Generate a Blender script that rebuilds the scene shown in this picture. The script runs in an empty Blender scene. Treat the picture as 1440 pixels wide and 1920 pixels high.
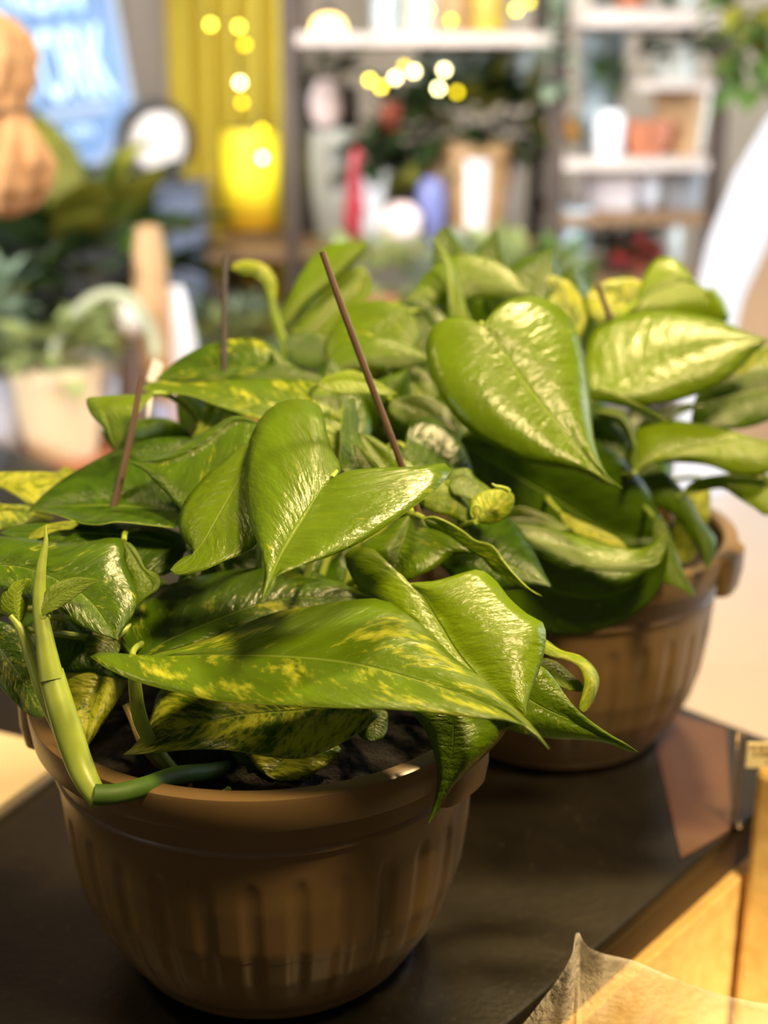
import bpy, bmesh, math, random
import numpy as np
from mathutils import Vector, Matrix

# ------------------------------------------------------------------ camera, world, lights, exposure
SC = bpy.context.scene
COL = SC.collection
CT = 0.92                       # counter top above the floor
CAMH = 0.492                    # camera above the counter top
FPX = 2500.0
PITCH = math.radians(18.4)
CP, SP = math.cos(PITCH), math.sin(PITCH)
CAM = np.array([0.0, 0.0, CT + CAMH])

cam_d = bpy.data.cameras.new('camera')
cam_d.sensor_fit = 'VERTICAL'
cam_d.sensor_height = 36.0
cam_d.sensor_width = 27.0
cam_d.lens = FPX / 1920 * 36.0
cam_d.clip_start = 0.02
cam_d.dof.use_dof = True
cam_d.dof.focus_distance = 0.648
cam_d.dof.aperture_fstop = 3.8
cam_o = bpy.data.objects.new('camera', cam_d)
COL.objects.link(cam_o)
cam_o.location = CAM
cam_o.rotation_euler = (math.radians(90) - PITCH, 0, 0)
SC.camera = cam_o

SC.view_settings.view_transform = 'Standard'
SC.view_settings.look = 'None'
SC.view_settings.gamma = 1.0
SC.view_settings.exposure = 0.0
SC.view_settings.use_curve_mapping = False

W = bpy.data.worlds.new('world')
SC.world = W
W.use_nodes = True
W.node_tree.nodes['Background'].inputs[0].default_value = (1.0, 0.80, 0.55, 1)
W.node_tree.nodes['Background'].inputs[1].default_value = 0.13

def area(name, loc, target, size, power, color, size_y=None, spread=None):
    l = bpy.data.lights.new(name, 'AREA')
    l.energy = power
    l.color = color
    l.size = size
    if size_y:
        l.shape = 'RECTANGLE'
        l.size_y = size_y
    if spread:
        l.spread = math.radians(spread)
    o = bpy.data.objects.new(name, l)
    COL.objects.link(o)
    o.location = loc
    d = Vector(target) - Vector(loc)
    o.rotation_euler = d.to_track_quat('-Z', 'Y').to_euler()
    return o

WARM = (1.0, 0.72, 0.34)
area('ceiling_spot_behind', (0.50, 1.45, 2.55), (0.02, 0.75, 1.1), 0.16, 8.5, WARM, spread=70)
area('ceiling_spot_front', (0.50, 0.16, 2.55), (0.02, 0.75, 1.1), 0.26, 7.5, WARM, spread=70)
area('ceiling_spot_side', (-1.1, 0.75, 2.55), (-0.02, 0.75, 1.1), 0.22, 2.0, WARM, spread=80)
area('counter_front_lamp', (0.60, -0.35, 1.30), (0.26, 0.74, 0.70), 0.10, .95, (1.0, 0.84, 0.56), spread=24)
area('window_daylight', (2.45, 2.55, 1.75), (-0.2, 2.75, 1.1), 1.3, 44, (0.80, 0.90, 1.0), 1.4, 100)
area('shop_ceiling_light', (0.1, 1.2, 2.6), (0.0, 2.7, 1.10), 1.6, 27, (1.0, 0.95, 0.86), 0.6, 100)

area('added_board_daylight', (2.4, 0.6, 1.9), (0.78, 1.62, 1.05), 0.6, 4.0, (0.74, 0.89, 1.0), spread=46)  # narrow cool light added to brighten the white board at the right

area('added_shelf_daylight', (-1.7, 0.1, 1.95), (0.35, 2.75, 1.25), 1.0, 13, (0.94, 0.96, 1.0), spread=46)  # unseen daylight added to brighten the shelves, narrowed to miss the plants

# ------------------------------------------------------------------ helpers
def P(u, v, d):
    X = (u - 720) / FPX * d
    Y = (v - 960) / FPX * d
    return np.array([X, d * CP - Y * SP, CAM[2] - d * SP - Y * CP])

def on_z(u, v, z):
    """the point of the ray through a pixel at height z above the counter top"""
    d = (CAMH - z) / (SP + (v - 960) / FPX * CP)
    return P(u, v, d)

def on_y(u, v, y):
    d = y / (CP - (v - 960) / FPX * SP)
    return P(u, v, d)

def tag(o, label, cat, group=None, kind=None):
    o['label'] = label
    o['category'] = cat
    if group:
        o['group'] = group
    if kind:
        o['kind'] = kind
    return o

def empty(name, loc, label, cat, group=None):
    o = bpy.data.objects.new(name, None)
    COL.objects.link(o)
    o.location = loc
    o.empty_display_size = 0.02
    return tag(o, label, cat, group)

def mesh_obj(name, verts, faces, mat, parent=None, smooth=True, uvs=None):
    me = bpy.data.meshes.new(name)
    me.from_pydata([tuple(map(float, v)) for v in verts], [], faces)
    if smooth:
        me.polygons.foreach_set('use_smooth', [True] * len(me.polygons))
    if uvs is not None:
        lay = me.uv_layers.new(name='UVMap')
        for l in me.loops:
            lay.data[l.index].uv = uvs[l.vertex_index]
    for m in (mat if isinstance(mat, (list, tuple)) else [mat]):
        me.materials.append(m)
    me.update()
    o = bpy.data.objects.new(name, me)
    COL.objects.link(o)
    if parent is not None:
        o.parent = parent
        o.matrix_parent_inverse = Matrix.Translation(parent.location).inverted()
    return o

def structure(o):
    o['kind'] = 'structure'
    return o

class MB:
    """collects shapes that make ONE mesh"""
    def __init__(self):
        self.v, self.f = [], []
    def add(self, verts, faces):
        n = len(self.v)
        self.v += [tuple(map(float, p)) for p in verts]
        self.f += [tuple(i + n for i in f) for f in faces]
    def box(self, c, s, rz=0.0, rx=0.0, ry=0.0):
        M = Matrix.Translation(c) @ Matrix.Rotation(rz, 4, 'Z') @ Matrix.Rotation(ry, 4, 'Y') @ Matrix.Rotation(rx, 4, 'X')
        vs = [M @ Vector((sx * s[0] / 2, sy * s[1] / 2, sz * s[2] / 2)) for sx in (-1, 1) for sy in (-1, 1) for sz in (-1, 1)]
        self.add(vs, [(0, 1, 3, 2), (4, 6, 7, 5), (0, 4, 5, 1), (2, 3, 7, 6), (0, 2, 6, 4), (1, 5, 7, 3)])
    def prism(self, poly, z0, z1):
        n = len(poly)
        vs = [(p[0], p[1], z0) for p in poly] + [(p[0], p[1], z1) for p in poly]
        fs = [tuple(range(n))[::-1], tuple(range(n, 2 * n))] + [(i, (i + 1) % n, n + (i + 1) % n, n + i) for i in range(n)]
        self.add(vs, fs)
    def lathe(self, c, prof, seg=40, fn=None, cap=True):
        vs = []
        for (r, z) in prof:
            for k in range(seg):
                a = 2 * math.pi * k / seg
                rr = r + (fn(a, r, z) if fn else 0)
                vs.append((c[0] + rr * math.cos(a), c[1] + rr * math.sin(a), c[2] + z))
        fs = []
        for i in range(len(prof) - 1):
            for k in range(seg):
                k2 = (k + 1) % seg
                fs.append((i * seg + k, i * seg + k2, (i + 1) * seg + k2, (i + 1) * seg + k))
        if cap:
            if prof[0][0] > 1e-6:
                fs.append(tuple(range(seg))[::-1])
            if prof[-1][0] > 1e-6:
                fs.append(tuple(range((len(prof) - 1) * seg, len(prof) * seg)))
        self.add(vs, fs)
    def tube(self, pts, rad, seg=8, closed=False):
        pts = [np.array(p, float) for p in pts]
        n = len(pts)
        rad = rad if isinstance(rad, (list, tuple, np.ndarray)) else [rad] * n
        vs, fs = [], []
        nrm = None
        for i in range(n):
            t = pts[(i + 1) % n if closed else min(i + 1, n - 1)] - pts[i - 1 if (closed or i > 0) else 0]
            t = t / (np.linalg.norm(t) + 1e-12)
            if nrm is None:
                a = np.array([0, 0, 1.0]) if abs(t[2]) < .8 else np.array([1.0, 0, 0])
                nrm = np.cross(t, a)
            nrm = nrm - t * nrm.dot(t)
            nrm /= np.linalg.norm(nrm) + 1e-12
            b = np.cross(t, nrm)
            for k in range(seg):
                w = 2 * math.pi * k / seg
                vs.append(pts[i] + rad[i] * (math.cos(w) * nrm + math.sin(w) * b))
        for i in range(n if closed else n - 1):
            j = (i + 1) % n
            for k in range(seg):
                k2 = (k + 1) % seg
                fs.append((i * seg + k, i * seg + k2, j * seg + k2, j * seg + k))
        if not closed:
            fs.append(tuple(range(seg))[::-1])
            fs.append(tuple(range((n - 1) * seg, n * seg)))
        self.add(vs, fs)
    def ball(self, c, r, seg=16, rings=10, fn=None):
        r = r if isinstance(r, (tuple, list)) else (r, r, r)
        vs, fs = [(c[0], c[1], c[2] - r[2])], []
        for i in range(1, rings):
            ph = -math.pi / 2 + math.pi * i / rings
            for k in range(seg):
                a = 2 * math.pi * k / seg
                m = 1 + (fn(a, ph) if fn else 0)
                vs.append((c[0] + m * r[0] * math.cos(ph) * math.cos(a), c[1] + m * r[1] * math.cos(ph) * math.sin(a), c[2] + m * r[2] * math.sin(ph)))
        vs.append((c[0], c[1], c[2] + r[2]))
        top = len(vs) - 1
        for k in range(seg):
            k2 = (k + 1) % seg
            fs.append((0, 1 + k2, 1 + k))
            fs.append((top, 1 + (rings - 2) * seg + k, 1 + (rings - 2) * seg + k2))
            for i in range(rings - 2):
                fs.append((1 + i * seg + k, 1 + i * seg + k2, 1 + (i + 1) * seg + k2, 1 + (i + 1) * seg + k))
        self.add(vs, fs)
    def build(self, name, mat, parent=None, smooth=True, bevel=0, autosmooth=True):
        o = mesh_obj(name, self.v, self.f, mat, parent, smooth)
        if smooth and autosmooth:
            try:
                o.data.set_sharp_from_angle(angle=math.radians(40))
            except Exception:
                pass
        if bevel:
            m = o.modifiers.new('bevel', 'BEVEL')
            m.width = bevel
            m.segments = 2
            m.limit_method = 'ANGLE'
        return o

def crom(pts, n):
    """resample a polyline as a Catmull-Rom curve, n points at even arc length"""
    p = np.array(pts, float)
    if len(p) == 2:
        return p[0] + (p[1] - p[0]) * np.linspace(0, 1, n)[:, None]
    q = np.vstack([2 * p[0] - p[1], p, 2 * p[-1] - p[-2]])
    out = []
    for i in range(1, len(q) - 2):
        p0, p1, p2, p3 = q[i - 1], q[i], q[i + 1], q[i + 2]
        # centripetal parametrisation keeps corners tight
        t0 = 0.0
        t1 = t0 + max(np.linalg.norm(p1 - p0), 1e-6) ** .5
        t2 = t1 + max(np.linalg.norm(p2 - p1), 1e-6) ** .5
        t3 = t2 + max(np.linalg.norm(p3 - p2), 1e-6) ** .5
        for t in np.linspace(t1, t2, 12, endpoint=False):
            a1 = (t1 - t) / (t1 - t0) * p0 + (t - t0) / (t1 - t0) * p1
            a2 = (t2 - t) / (t2 - t1) * p1 + (t - t1) / (t2 - t1) * p2
            a3 = (t3 - t) / (t3 - t2) * p2 + (t - t2) / (t3 - t2) * p3
            b1 = (t2 - t) / (t2 - t0) * a1 + (t - t0) / (t2 - t0) * a2
            b2 = (t3 - t) / (t3 - t1) * a2 + (t - t1) / (t3 - t1) * a3
            out.append((t2 - t) / (t2 - t1) * b1 + (t - t1) / (t2 - t1) * b2)
    out.append(p[-1])
    out = np.array(out)
    s = np.concatenate([[0], np.cumsum(np.linalg.norm(np.diff(out, axis=0), axis=1))])
    x = np.linspace(0, s[-1], n)
    return np.stack([np.interp(x, s, out[:, k]) for k in range(out.shape[1])], 1)

# ------------------------------------------------------------------ materials
class NT:
    def __init__(self, name):
        self.m = bpy.data.materials.new(name)
        self.m.use_nodes = True
        self.t = self.m.node_tree
        self.b = self.t.nodes['Principled BSDF']
        self.out = self.t.nodes['Material Output']
    def n(self, typ, **kw):
        o = self.t.nodes.new(typ)
        for k, v in kw.items():
            setattr(o, k, v)
        return o
    def link(self, a, b):
        self.t.links.new(a, b)
    def val(self, sock, x):
        if hasattr(x, 'is_linked'):
            self.link(x, sock)
        else:
            sock.default_value = x
    def math(self, op, a, b=0.0, c=0.0, clamp=False):
        o = self.n('ShaderNodeMath', operation=op, use_clamp=clamp)
        self.val(o.inputs[0], a)
        self.val(o.inputs[1], b)
        self.val(o.inputs[2], c)
        return o.outputs[0]
    def mix(self, f, a, b):
        o = self.n('ShaderNodeMix', data_type='RGBA')
        self.val(o.inputs[0], f)
        self.val(o.inputs[6], a if not isinstance(a, tuple) else (*a, 1)[:4])
        self.val(o.inputs[7], b if not isinstance(b, tuple) else (*b, 1)[:4])
        return o.outputs[2]
    def noise(self, scale, detail=3, vec=None, rough=.5):
        o = self.n('ShaderNodeTexNoise')
        o.inputs['Scale'].default_value = scale
        o.inputs['Detail'].default_value = detail
        o.inputs['Roughness'].default_value = rough
        if vec is None:
            vec = self.n('ShaderNodeTexCoord').outputs['Object']
        self.link(vec, o.inputs['Vector'])
        return o.outputs['Fac']
    def ramp(self, x, a, b):
        o = self.n('ShaderNodeMapRange')
        self.val(o.inputs[0], x)
        self.val(o.inputs[1], a)
        self.val(o.inputs[2], b)
        return o.outputs[0]
    def bump(self, h, strength=.3, dist=.01):
        o = self.n('ShaderNodeBump')
        o.inputs['Strength'].default_value = strength
        o.inputs['Distance'].default_value = dist
        self.link(h, o.inputs['Height'])
        self.link(o.outputs[0], self.b.inputs['Normal'])
        return o.outputs[0]

def srgb(r, g, b):
    f = lambda c: (c / 255 / 12.92) if c / 255 <= .04045 else ((c / 255 + .055) / 1.055) ** 2.4
    return (f(r), f(g), f(b))

MATS = {}
def mat(name, rgb, rough=.6, var=.18, scale=18, bump=0, metal=0, transl=0):
    """a plain material whose colour is broken up by noise; rgb in 0..255"""
    if name in MATS:
        return MATS[name]
    n = NT(name)
    c = srgb(*rgb)
    f = n.noise(scale, 4)
    n.link(n.mix(n.ramp(f, .3, .7), tuple(x * (1 - var) for x in c), tuple(min(1, x * (1 + var)) for x in c)), n.b.inputs['Base Color'])
    n.b.inputs['Roughness'].default_value = rough
    n.b.inputs['Metallic'].default_value = metal
    if bump:
        n.bump(n.noise(scale * 4, 4), bump, .004)
    if transl:
        tr = n.n('ShaderNodeBsdfTranslucent')
        tr.inputs[0].default_value = (*c, 1)
        mx = n.n('ShaderNodeMixShader')
        mx.inputs[0].default_value = transl
        n.link(n.b.outputs[0], mx.inputs[1])
        n.link(tr.outputs[0], mx.inputs[2])
        n.link(mx.outputs[0], n.out.inputs[0])
    MATS[name] = n.m
    return n.m

def glow(name, rgb, strength):
    if name in MATS:
        return MATS[name]
    n = NT(name)
    n.b.inputs['Base Color'].default_value = (*srgb(*rgb), 1)
    n.b.inputs['Emission Color'].default_value = (*srgb(*rgb), 1)
    n.b.inputs['Emission Strength'].default_value = strength
    MATS[name] = n.m
    return n.m

def leaf_material(name, hi_bump=1.0):
    n = NT(name)
    uv = n.n('ShaderNodeUVMap', uv_map='UVMap').outputs[0]
    sep = n.n('ShaderNodeSeparateXYZ')
    n.link(uv, sep.inputs[0])
    sx = n.math('MULTIPLY_ADD', sep.outputs[0], 2.0, -1.0)
    s = n.math('ABSOLUTE', sx)
    side = n.math('SIGN', sx)
    t = sep.outputs[1]
    at = lambda k: n.n('ShaderNodeAttribute', attribute_type='OBJECT', attribute_name=k).outputs['Fac']
    vari, young, seed = at('variegation'), at('young'), at('seed')
    # lateral veins leave the midrib and bend towards the tip
    vc = n.math('SUBTRACT', t, n.math('MULTIPLY', n.math('POWER', s, 1.2), 0.20))
    sd = n.math('MULTIPLY_ADD', side, 3.7, seed)
    def vec(a, b, c):
        o = n.n('ShaderNodeCombineXYZ')
        n.val(o.inputs[0], a); n.val(o.inputs[1], b); n.val(o.inputs[2], c)
        return o.outputs[0]
    wob = n.noise(3.0, 2, vec(vc, s, sd))
    big = n.noise(1.0, 3, vec(n.math('MULTIPLY', vc, 8.0), n.math('MULTIPLY', s, 1.7), sd), .6)
    fine = n.noise(1.0, 4, vec(n.math('MULTIPLY', vc, 46.0), n.math('MULTIPLY', s, 5.0), sd), .65)
    msk = n.math('ADD', n.math('MULTIPLY', big, .55), n.math('MULTIPLY', fine, .45))
    th = n.math('SUBTRACT', .66, n.math('MULTIPLY', vari, .32))
    o = n.n('ShaderNodeMapRange')
    n.link(msk, o.inputs[0]); n.link(th, o.inputs[1]); n.link(n.math('ADD', th, .13), o.inputs[2])
    var = o.outputs[0]
    dark = n.mix(n.ramp(n.noise(1.0, 3, vec(n.math('MULTIPLY', vc, 14.0), n.math('MULTIPLY', s, 2.5), sd)), .3, .7), (.030, .076, .0015), (.060, .132, .002))
    lime = (.25, .37, .003)
    base = n.mix(young, dark, lime)
    base = n.mix(var, base, (.43, .46, .035))
    # midrib and its paler colour
    rib = n.math('SUBTRACT', 1.0, n.ramp(s, .008, .035))
    base = n.mix(n.math('MULTIPLY', rib, .55), base, (.25, .36, .05))
    # underside: paler, duller
    back = n.n('ShaderNodeNewGeometry').outputs['Backfacing']
    n.link(base, n.b.inputs['Base Color'])
    # surface: veins, quilting between them, fine wrinkles
    ph = n.math('ADD', n.math('MULTIPLY', vc, 2 * math.pi * 11), n.math('MULTIPLY', wob, 3.0))
    vein = n.math('POWER', n.math('ABSOLUTE', n.math('SINE', n.math('MULTIPLY', ph, .5))), .7)
    quilt = n.noise(1.0, 3, vec(n.math('MULTIPLY', vc, 30.0), n.math('MULTIPLY', s, 5.0), sd), .55)
    h = n.math('ADD', n.math('MULTIPLY', vein, .16), n.math('MULTIPLY', quilt, .85))
    h = n.math('SUBTRACT', h, n.math('MULTIPLY', rib, .8))
    bn = n.n('ShaderNodeBump')
    bn.inputs['Strength'].default_value = .5 * hi_bump
    bn.inputs['Distance'].default_value = .0022
    n.link(h, bn.inputs['Height'])
    n.link(bn.outputs[0], n.b.inputs['Normal'])
    n.b.inputs['Roughness'].default_value = .30
    n.b.inputs['Specular IOR Level'].default_value = .42
    tr = n.n('ShaderNodeBsdfTranslucent')
    hs = n.n('ShaderNodeHueSaturation')
    hs.inputs['Value'].default_value = 1.9
    n.link(base, hs.inputs['Color'])
    n.link(hs.outputs[0], tr.inputs[0])
    n.link(bn.outputs[0], tr.inputs[1])
    mx = n.n('ShaderNodeMixShader')
    mx.inputs[0].default_value = .30
    n.link(n.b.outputs[0], mx.inputs[1])
    n.link(tr.outputs[0], mx.inputs[2])
    n.link(mx.outputs[0], n.out.inputs[0])
    return n.m

LEAF = leaf_material('pothos_leaf')
RIM = mat('leaf_rim', (150, 175, 50), .5)
STEM = mat('pothos_stem', (140, 160, 62), .4, .2, 60)
STEMD = mat('pothos_stem_dark', (66, 100, 26), .6, .25, 60)
SOIL = mat('potting_soil', (20, 15, 11), .95, .5, 140, 1.0)
WIRE = mat('hanger_wire_plastic', (98, 76, 60), .5, .12, 60)

# ------------------------------------------------------------------ the room
ZT = CT
FLOOR = mat('floor_concrete', (120, 108, 95), .7, .15, 3)
WALLM = mat('wall_paint', (176, 160, 140), .8, .06, 2)
CEIL = mat('ceiling_paint', (205, 195, 180), .9, .04, 2)
def slab(name, c, s, m):
    b = MB(); b.box(c, s)
    return structure(b.build(name, m, smooth=False))
slab('floor', (0.3, 1.6, -0.05), (6.0, 6.4, 0.1), FLOOR)
slab('ceiling', (0.3, 1.6, 2.75), (6.0, 6.4, 0.1), CEIL)
slab('wall_back', (0.3, 3.75, 1.35), (6.0, 0.1, 2.7), WALLM)
slab('wall_left', (-2.65, 1.6, 1.35), (0.1, 6.4, 2.7), WALLM)
slab('wall_right', (2.65, 1.6, 1.35), (0.1, 6.4, 2.7), WALLM)

# ------------------------------------------------------------------ counter the pots stand on
rdir = np.array([.6626, .749]); ndir = np.array([.749, -.6626]); fdir = np.array([-.695, .719])
E0 = on_z(950, 1920, 0)[:2]
F0 = on_z(1263, 1316, 0)[:2]
A_ = np.array([[rdir[0], -fdir[0]], [rdir[1], -fdir[1]]])
a_, b_ = np.linalg.solve(A_, F0 - E0)
CORN = E0 + rdir * a_
stone = NT('dark_counter_stone')
f1 = stone.noise(7, 6, None, .7)
f2 = stone.noise(160, 3)
c_ = stone.mix(stone.ramp(f1, .35, .7), (.006, .005, .0035), (.019, .015, .009))
c_ = stone.mix(stone.math('MULTIPLY', stone.ramp(f2, .62, .8), .35), c_, (.07, .058, .038))
stone.link(c_, stone.b.inputs['Base Color'])
stone.b.inputs['Roughness'].default_value = .30
stone.b.inputs['Specular IOR Level'].default_value = .35
stone.bump(stone.noise(220, 3), .12, .002)
BROWNW = mat('counter_front_brown', (56, 40, 22), .5, .2, 9)
GOLD = NT('golden_wood')
mp = GOLD.n('ShaderNodeMapping')
GOLD.link(GOLD.n('ShaderNodeTexCoord').outputs['Object'], mp.inputs[0])
mp.inputs['Rotation'].default_value = (0, 0, -math.atan2(rdir[1], rdir[0]))
mp.inputs['Scale'].default_value = (4, 60, 60)
g_ = GOLD.noise(1.6, 5, mp.outputs[0], .6)
GOLD.link(GOLD.mix(GOLD.ramp(g_, .3, .7), srgb(196, 156, 86), srgb(226, 188, 116)), GOLD.b.inputs['Base Color'])
GOLD.b.inputs['Roughness'].default_value = .42
GOLD = GOLD.m
ctr = empty('shop_counter', (*(E0 + rdir * .1 - ndir * .3), 0), 'dark stone shop counter carrying both potted trailing plants', 'counter')
def cpoly(off, back=0.0):
    a = E0 - rdir * .75 + ndir * off; b = CORN + ndir * off - rdir * back; c = CORN + fdir * 1.9 - rdir * back; d = c - rdir * (a_ + .75)
    return [a, b, c, d]
b = MB(); b.prism(cpoly(0), ZT - .012, ZT); b.build('worktop', stone.m, ctr, False, .003)
b = MB(); b.prism(cpoly(-.004, .004), ZT - .040, ZT - .0125); b.build('fascia', BROWNW, ctr, False)
b = MB(); b.prism(cpoly(.004, .004), 0.0, ZT - .0405); b.build('front_panel', GOLD, ctr, False, .0012)
ang = math.atan2(rdir[1], rdir[0])

# white table beyond the counter, reddish table beyond it to the left
wt = empty('white_table', (.95, 1.45, 0), 'white topped table behind the pots, beyond the counter end', 'table')
WHITE = mat('white_laminate', (172, 160, 153), .5, .03, 4)
b = MB()
w0 = F0 + rdir * .012 + fdir * .42
w1 = w0 - fdir * 1.12
wp = [w1, w1 + rdir * .98, w0 + rdir * 1.02 , w0 + rdir * .02]
b.prism(wp, ZT - .055, ZT - .025); b.build('table_top', WHITE, wt, False, .003)
for (i, j) in ((.08, .08), (.9, .08), (.08, .92), (.9, .92)):
    p = w0 + rdir * (.03 + .9 * i) - fdir * 1.1 * j
    b = MB(); b.box((p[0], p[1], (ZT - .055) / 2), (.04, .04, ZT - .055), ang); b.build('leg', WHITE, wt, False)

RED = mat('terracotta_table_wood', (168, 98, 62), .55, .2, 6)
TZ = ZT - .06
rt = empty('display_table', (-.62, 1.95, 0), 'low reddish table behind the counter crowded with small pots', 'table')
b = MB()
q0 = F0 + rdir * .02 + fdir * .45
rp = [q0, q0 + fdir * 1.26, q0 + fdir * 1.26 + rdir * .50, q0 + rdir * .50]
b.prism(rp, TZ - .03, TZ); b.build('table_top', RED, rt, False, .003)
for (i, j) in ((.06, .04), (.94, .04), (.06, .96), (.94, .96)):
    p = q0 + fdir * 1.26 * j + rdir * .50 * i
    b = MB(); b.box((p[0], p[1], (TZ - .03) / 2), (.04, .04, TZ - .03), ang); b.build('leg', RED, rt, False)

# reddish brown reflection in the counter corner, painted in as a thin flat patch
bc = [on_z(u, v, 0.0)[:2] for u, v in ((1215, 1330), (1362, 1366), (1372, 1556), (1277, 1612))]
bo_ = empty('brown_reflection', (*np.mean(bc, axis=0), ZT), 'reddish brown patch painting in a reflection on the counter corner beside the rear pot', 'card')
b = MB(); b.prism(bc[::-1], ZT, ZT + .0012); b.build('card', mat('painted_reflection_brown', (80, 52, 34), .4, .12, 12), bo_, False)

# cream pad of paper on the counter, left of the front pot
PAPER = mat('cream_paper', (208, 188, 150), .7, .03, 5)
pc = on_z(100, 1460, 0)[:2]
ed = on_z(0, 1535, 0)[:2] - pc; ed /= np.linalg.norm(ed)
pn = np.array([ed[1], -ed[0]])
pn = pn if pn[0] < 0 else -pn
c0 = pc - ed * .03
pp = [c0, c0 + ed * .21, c0 + ed * .21 + pn * .30, c0 + pn * .30]
pad = empty('paper_pad', (*(c0 + ed * .1 + pn * .15), ZT), 'cream pad of paper lying on dark counter beside the front pot', 'paper')
b = MB(); b.prism(pp, ZT, ZT + .004); b.build('backing_board', mat('grey_card', (150, 140, 125), .7), pad, False)
b = MB(); b.prism([p + .001 * (pn + ed) for p in pp], ZT + .0041, ZT + .009); b.build('sheets', PAPER, pad, False, .0006)

# ------------------------------------------------------------------ the two planters
POTM = NT('brown_plastic')
pf = POTM.noise(9, 4)
POTM.link(POTM.mix(POTM.ramp(pf, .3, .7), srgb(106, 85, 54), srgb(122, 98, 64)), POTM.b.inputs['Base Color'])
POTM.b.inputs['Roughness'].default_value = .36
POTM.bump(POTM.noise(420, 2), .04, .001)
POTM = POTM.m

WALLP = [(.0, .0), (.070, .0), (.076, .001), (.0815, .004), (.0835, .006), (.0838, .009), (.0855, .011)]
def wall_r(z):
    zs = [.011, .018, .030, .044, .066, .093, .120, .145, .160]
    rs = [.0855, .0915, .0985, .1055, .1115, .1150, .1168, .1180, .1185]
    return float(np.interp(z, zs, rs))
NFL = 30
def flute(a, r, z):
    if z < .016 or z > .118:
        return 0.0
    c = ((a * NFL / (2 * math.pi)) % 1.0) - .5
    half = .21
    # rounded ends of each groove
    top = (.112 - z) / .010
    end = 1.0 if top > 1 else (math.sqrt(max(0, 1 - (1 - top) ** 2)) if top > 0 else 0)
    low = min(1, max(0, (z - .016) / .03))
    w = half * end
    if w <= 0 or abs(c) >= w:
        return 0.0
    return -.0016 * low * min(1.0, end) * math.cos(c / w * math.pi / 2) ** .6

def make_pot(root, x, y):
    b = MB()
    prof = list(WALLP[2:]) + [(wall_r(z), z) for z in np.linspace(.014, .126, 42)]
    prof += [(.1172, .1275), (.1192, .1285), (.1192, .1300), (.1180, .1315), (.1184, .1475), (.1278, .1485), (.1286, .1500), (.1302, .1640), (.1297, .1665), (.1280, .1672), (.1210, .1672), (.1192, .1655), (.1170, .140), (.110, .06), (.08, .012), (.0, .010)]
    prof = [(.0, 0), (.070, 0)] + prof
    b.lathe((x, y, ZT), prof, 360, flute, cap=False)
    o = b.build('pot', POTM, root)
    # thick tabs of the rim where the hanger clips in
    for k in range(3):
        a = math.radians(PA[k])
        t = MB()
        n = 14
        vs, fs = [], []
        for i in range(n + 1):
            w = (i / n - .5) * 2
            aa = a + w * .17
            bul = .0055 * (1 - abs(w) ** 6)
            for (rr, zz) in ((.127, .139), (.1285 + bul, .1385), (.1305 + bul, .150), (.1305 + bul, .1665), (.128, .1685)):
                vs.append((x + rr * math.cos(aa), y + rr * math.sin(aa), ZT + zz))
        for i in range(n):
            for j in range(4):
                fs.append((i * 5 + j, i * 5 + j + 1, (i + 1) * 5 + j + 1, (i + 1) * 5 + j))
            fs.append((i * 5 + 4, i * 5, (i + 1) * 5, (i + 1) * 5 + 4))
        fs.append((0, 1, 2, 3, 4)); fs.append(tuple(n * 5 + j for j in (4, 3, 2, 1, 0)))
        t.add(vs, fs)
        t.build('hanger_clip', POTM, o)
    s = MB()
    rng = random.Random(5)
    s.lathe((x, y, ZT), [(r_, .150 - .010 * (r_ / .1165) ** 2) for r_ in np.linspace(0, .1165, 26)], 150, lambda a, r, z: 0, cap=False)
    so = s.build('soil', SOIL, root)
    for v in so.data.vertices:
        v.co.z += rng.uniform(-.0014, .0014)
    return o

P1 = on_z(497, 1745, 0)
P1 = np.array([-.066, .679, ZT]); P2 = np.array([.133, .950, ZT])
A1 = empty('potted_pothos', P1, 'front potted pothos with variegated heart leaves in brown ribbed pot', 'plant')
A2 = empty('potted_pothos', P2, 'rear potted pothos with plainer green leaves, half hidden behind the front pot', 'plant')
PA = (183, -34, 75)
make_pot(A1, P1[0], P1[1])
PA = (-28, 92, 210)
make_pot(A2, P2[0], P2[1])

def parse(s):
    return [tuple(float(x) for x in q.split(',')) for q in s.split()]

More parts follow.
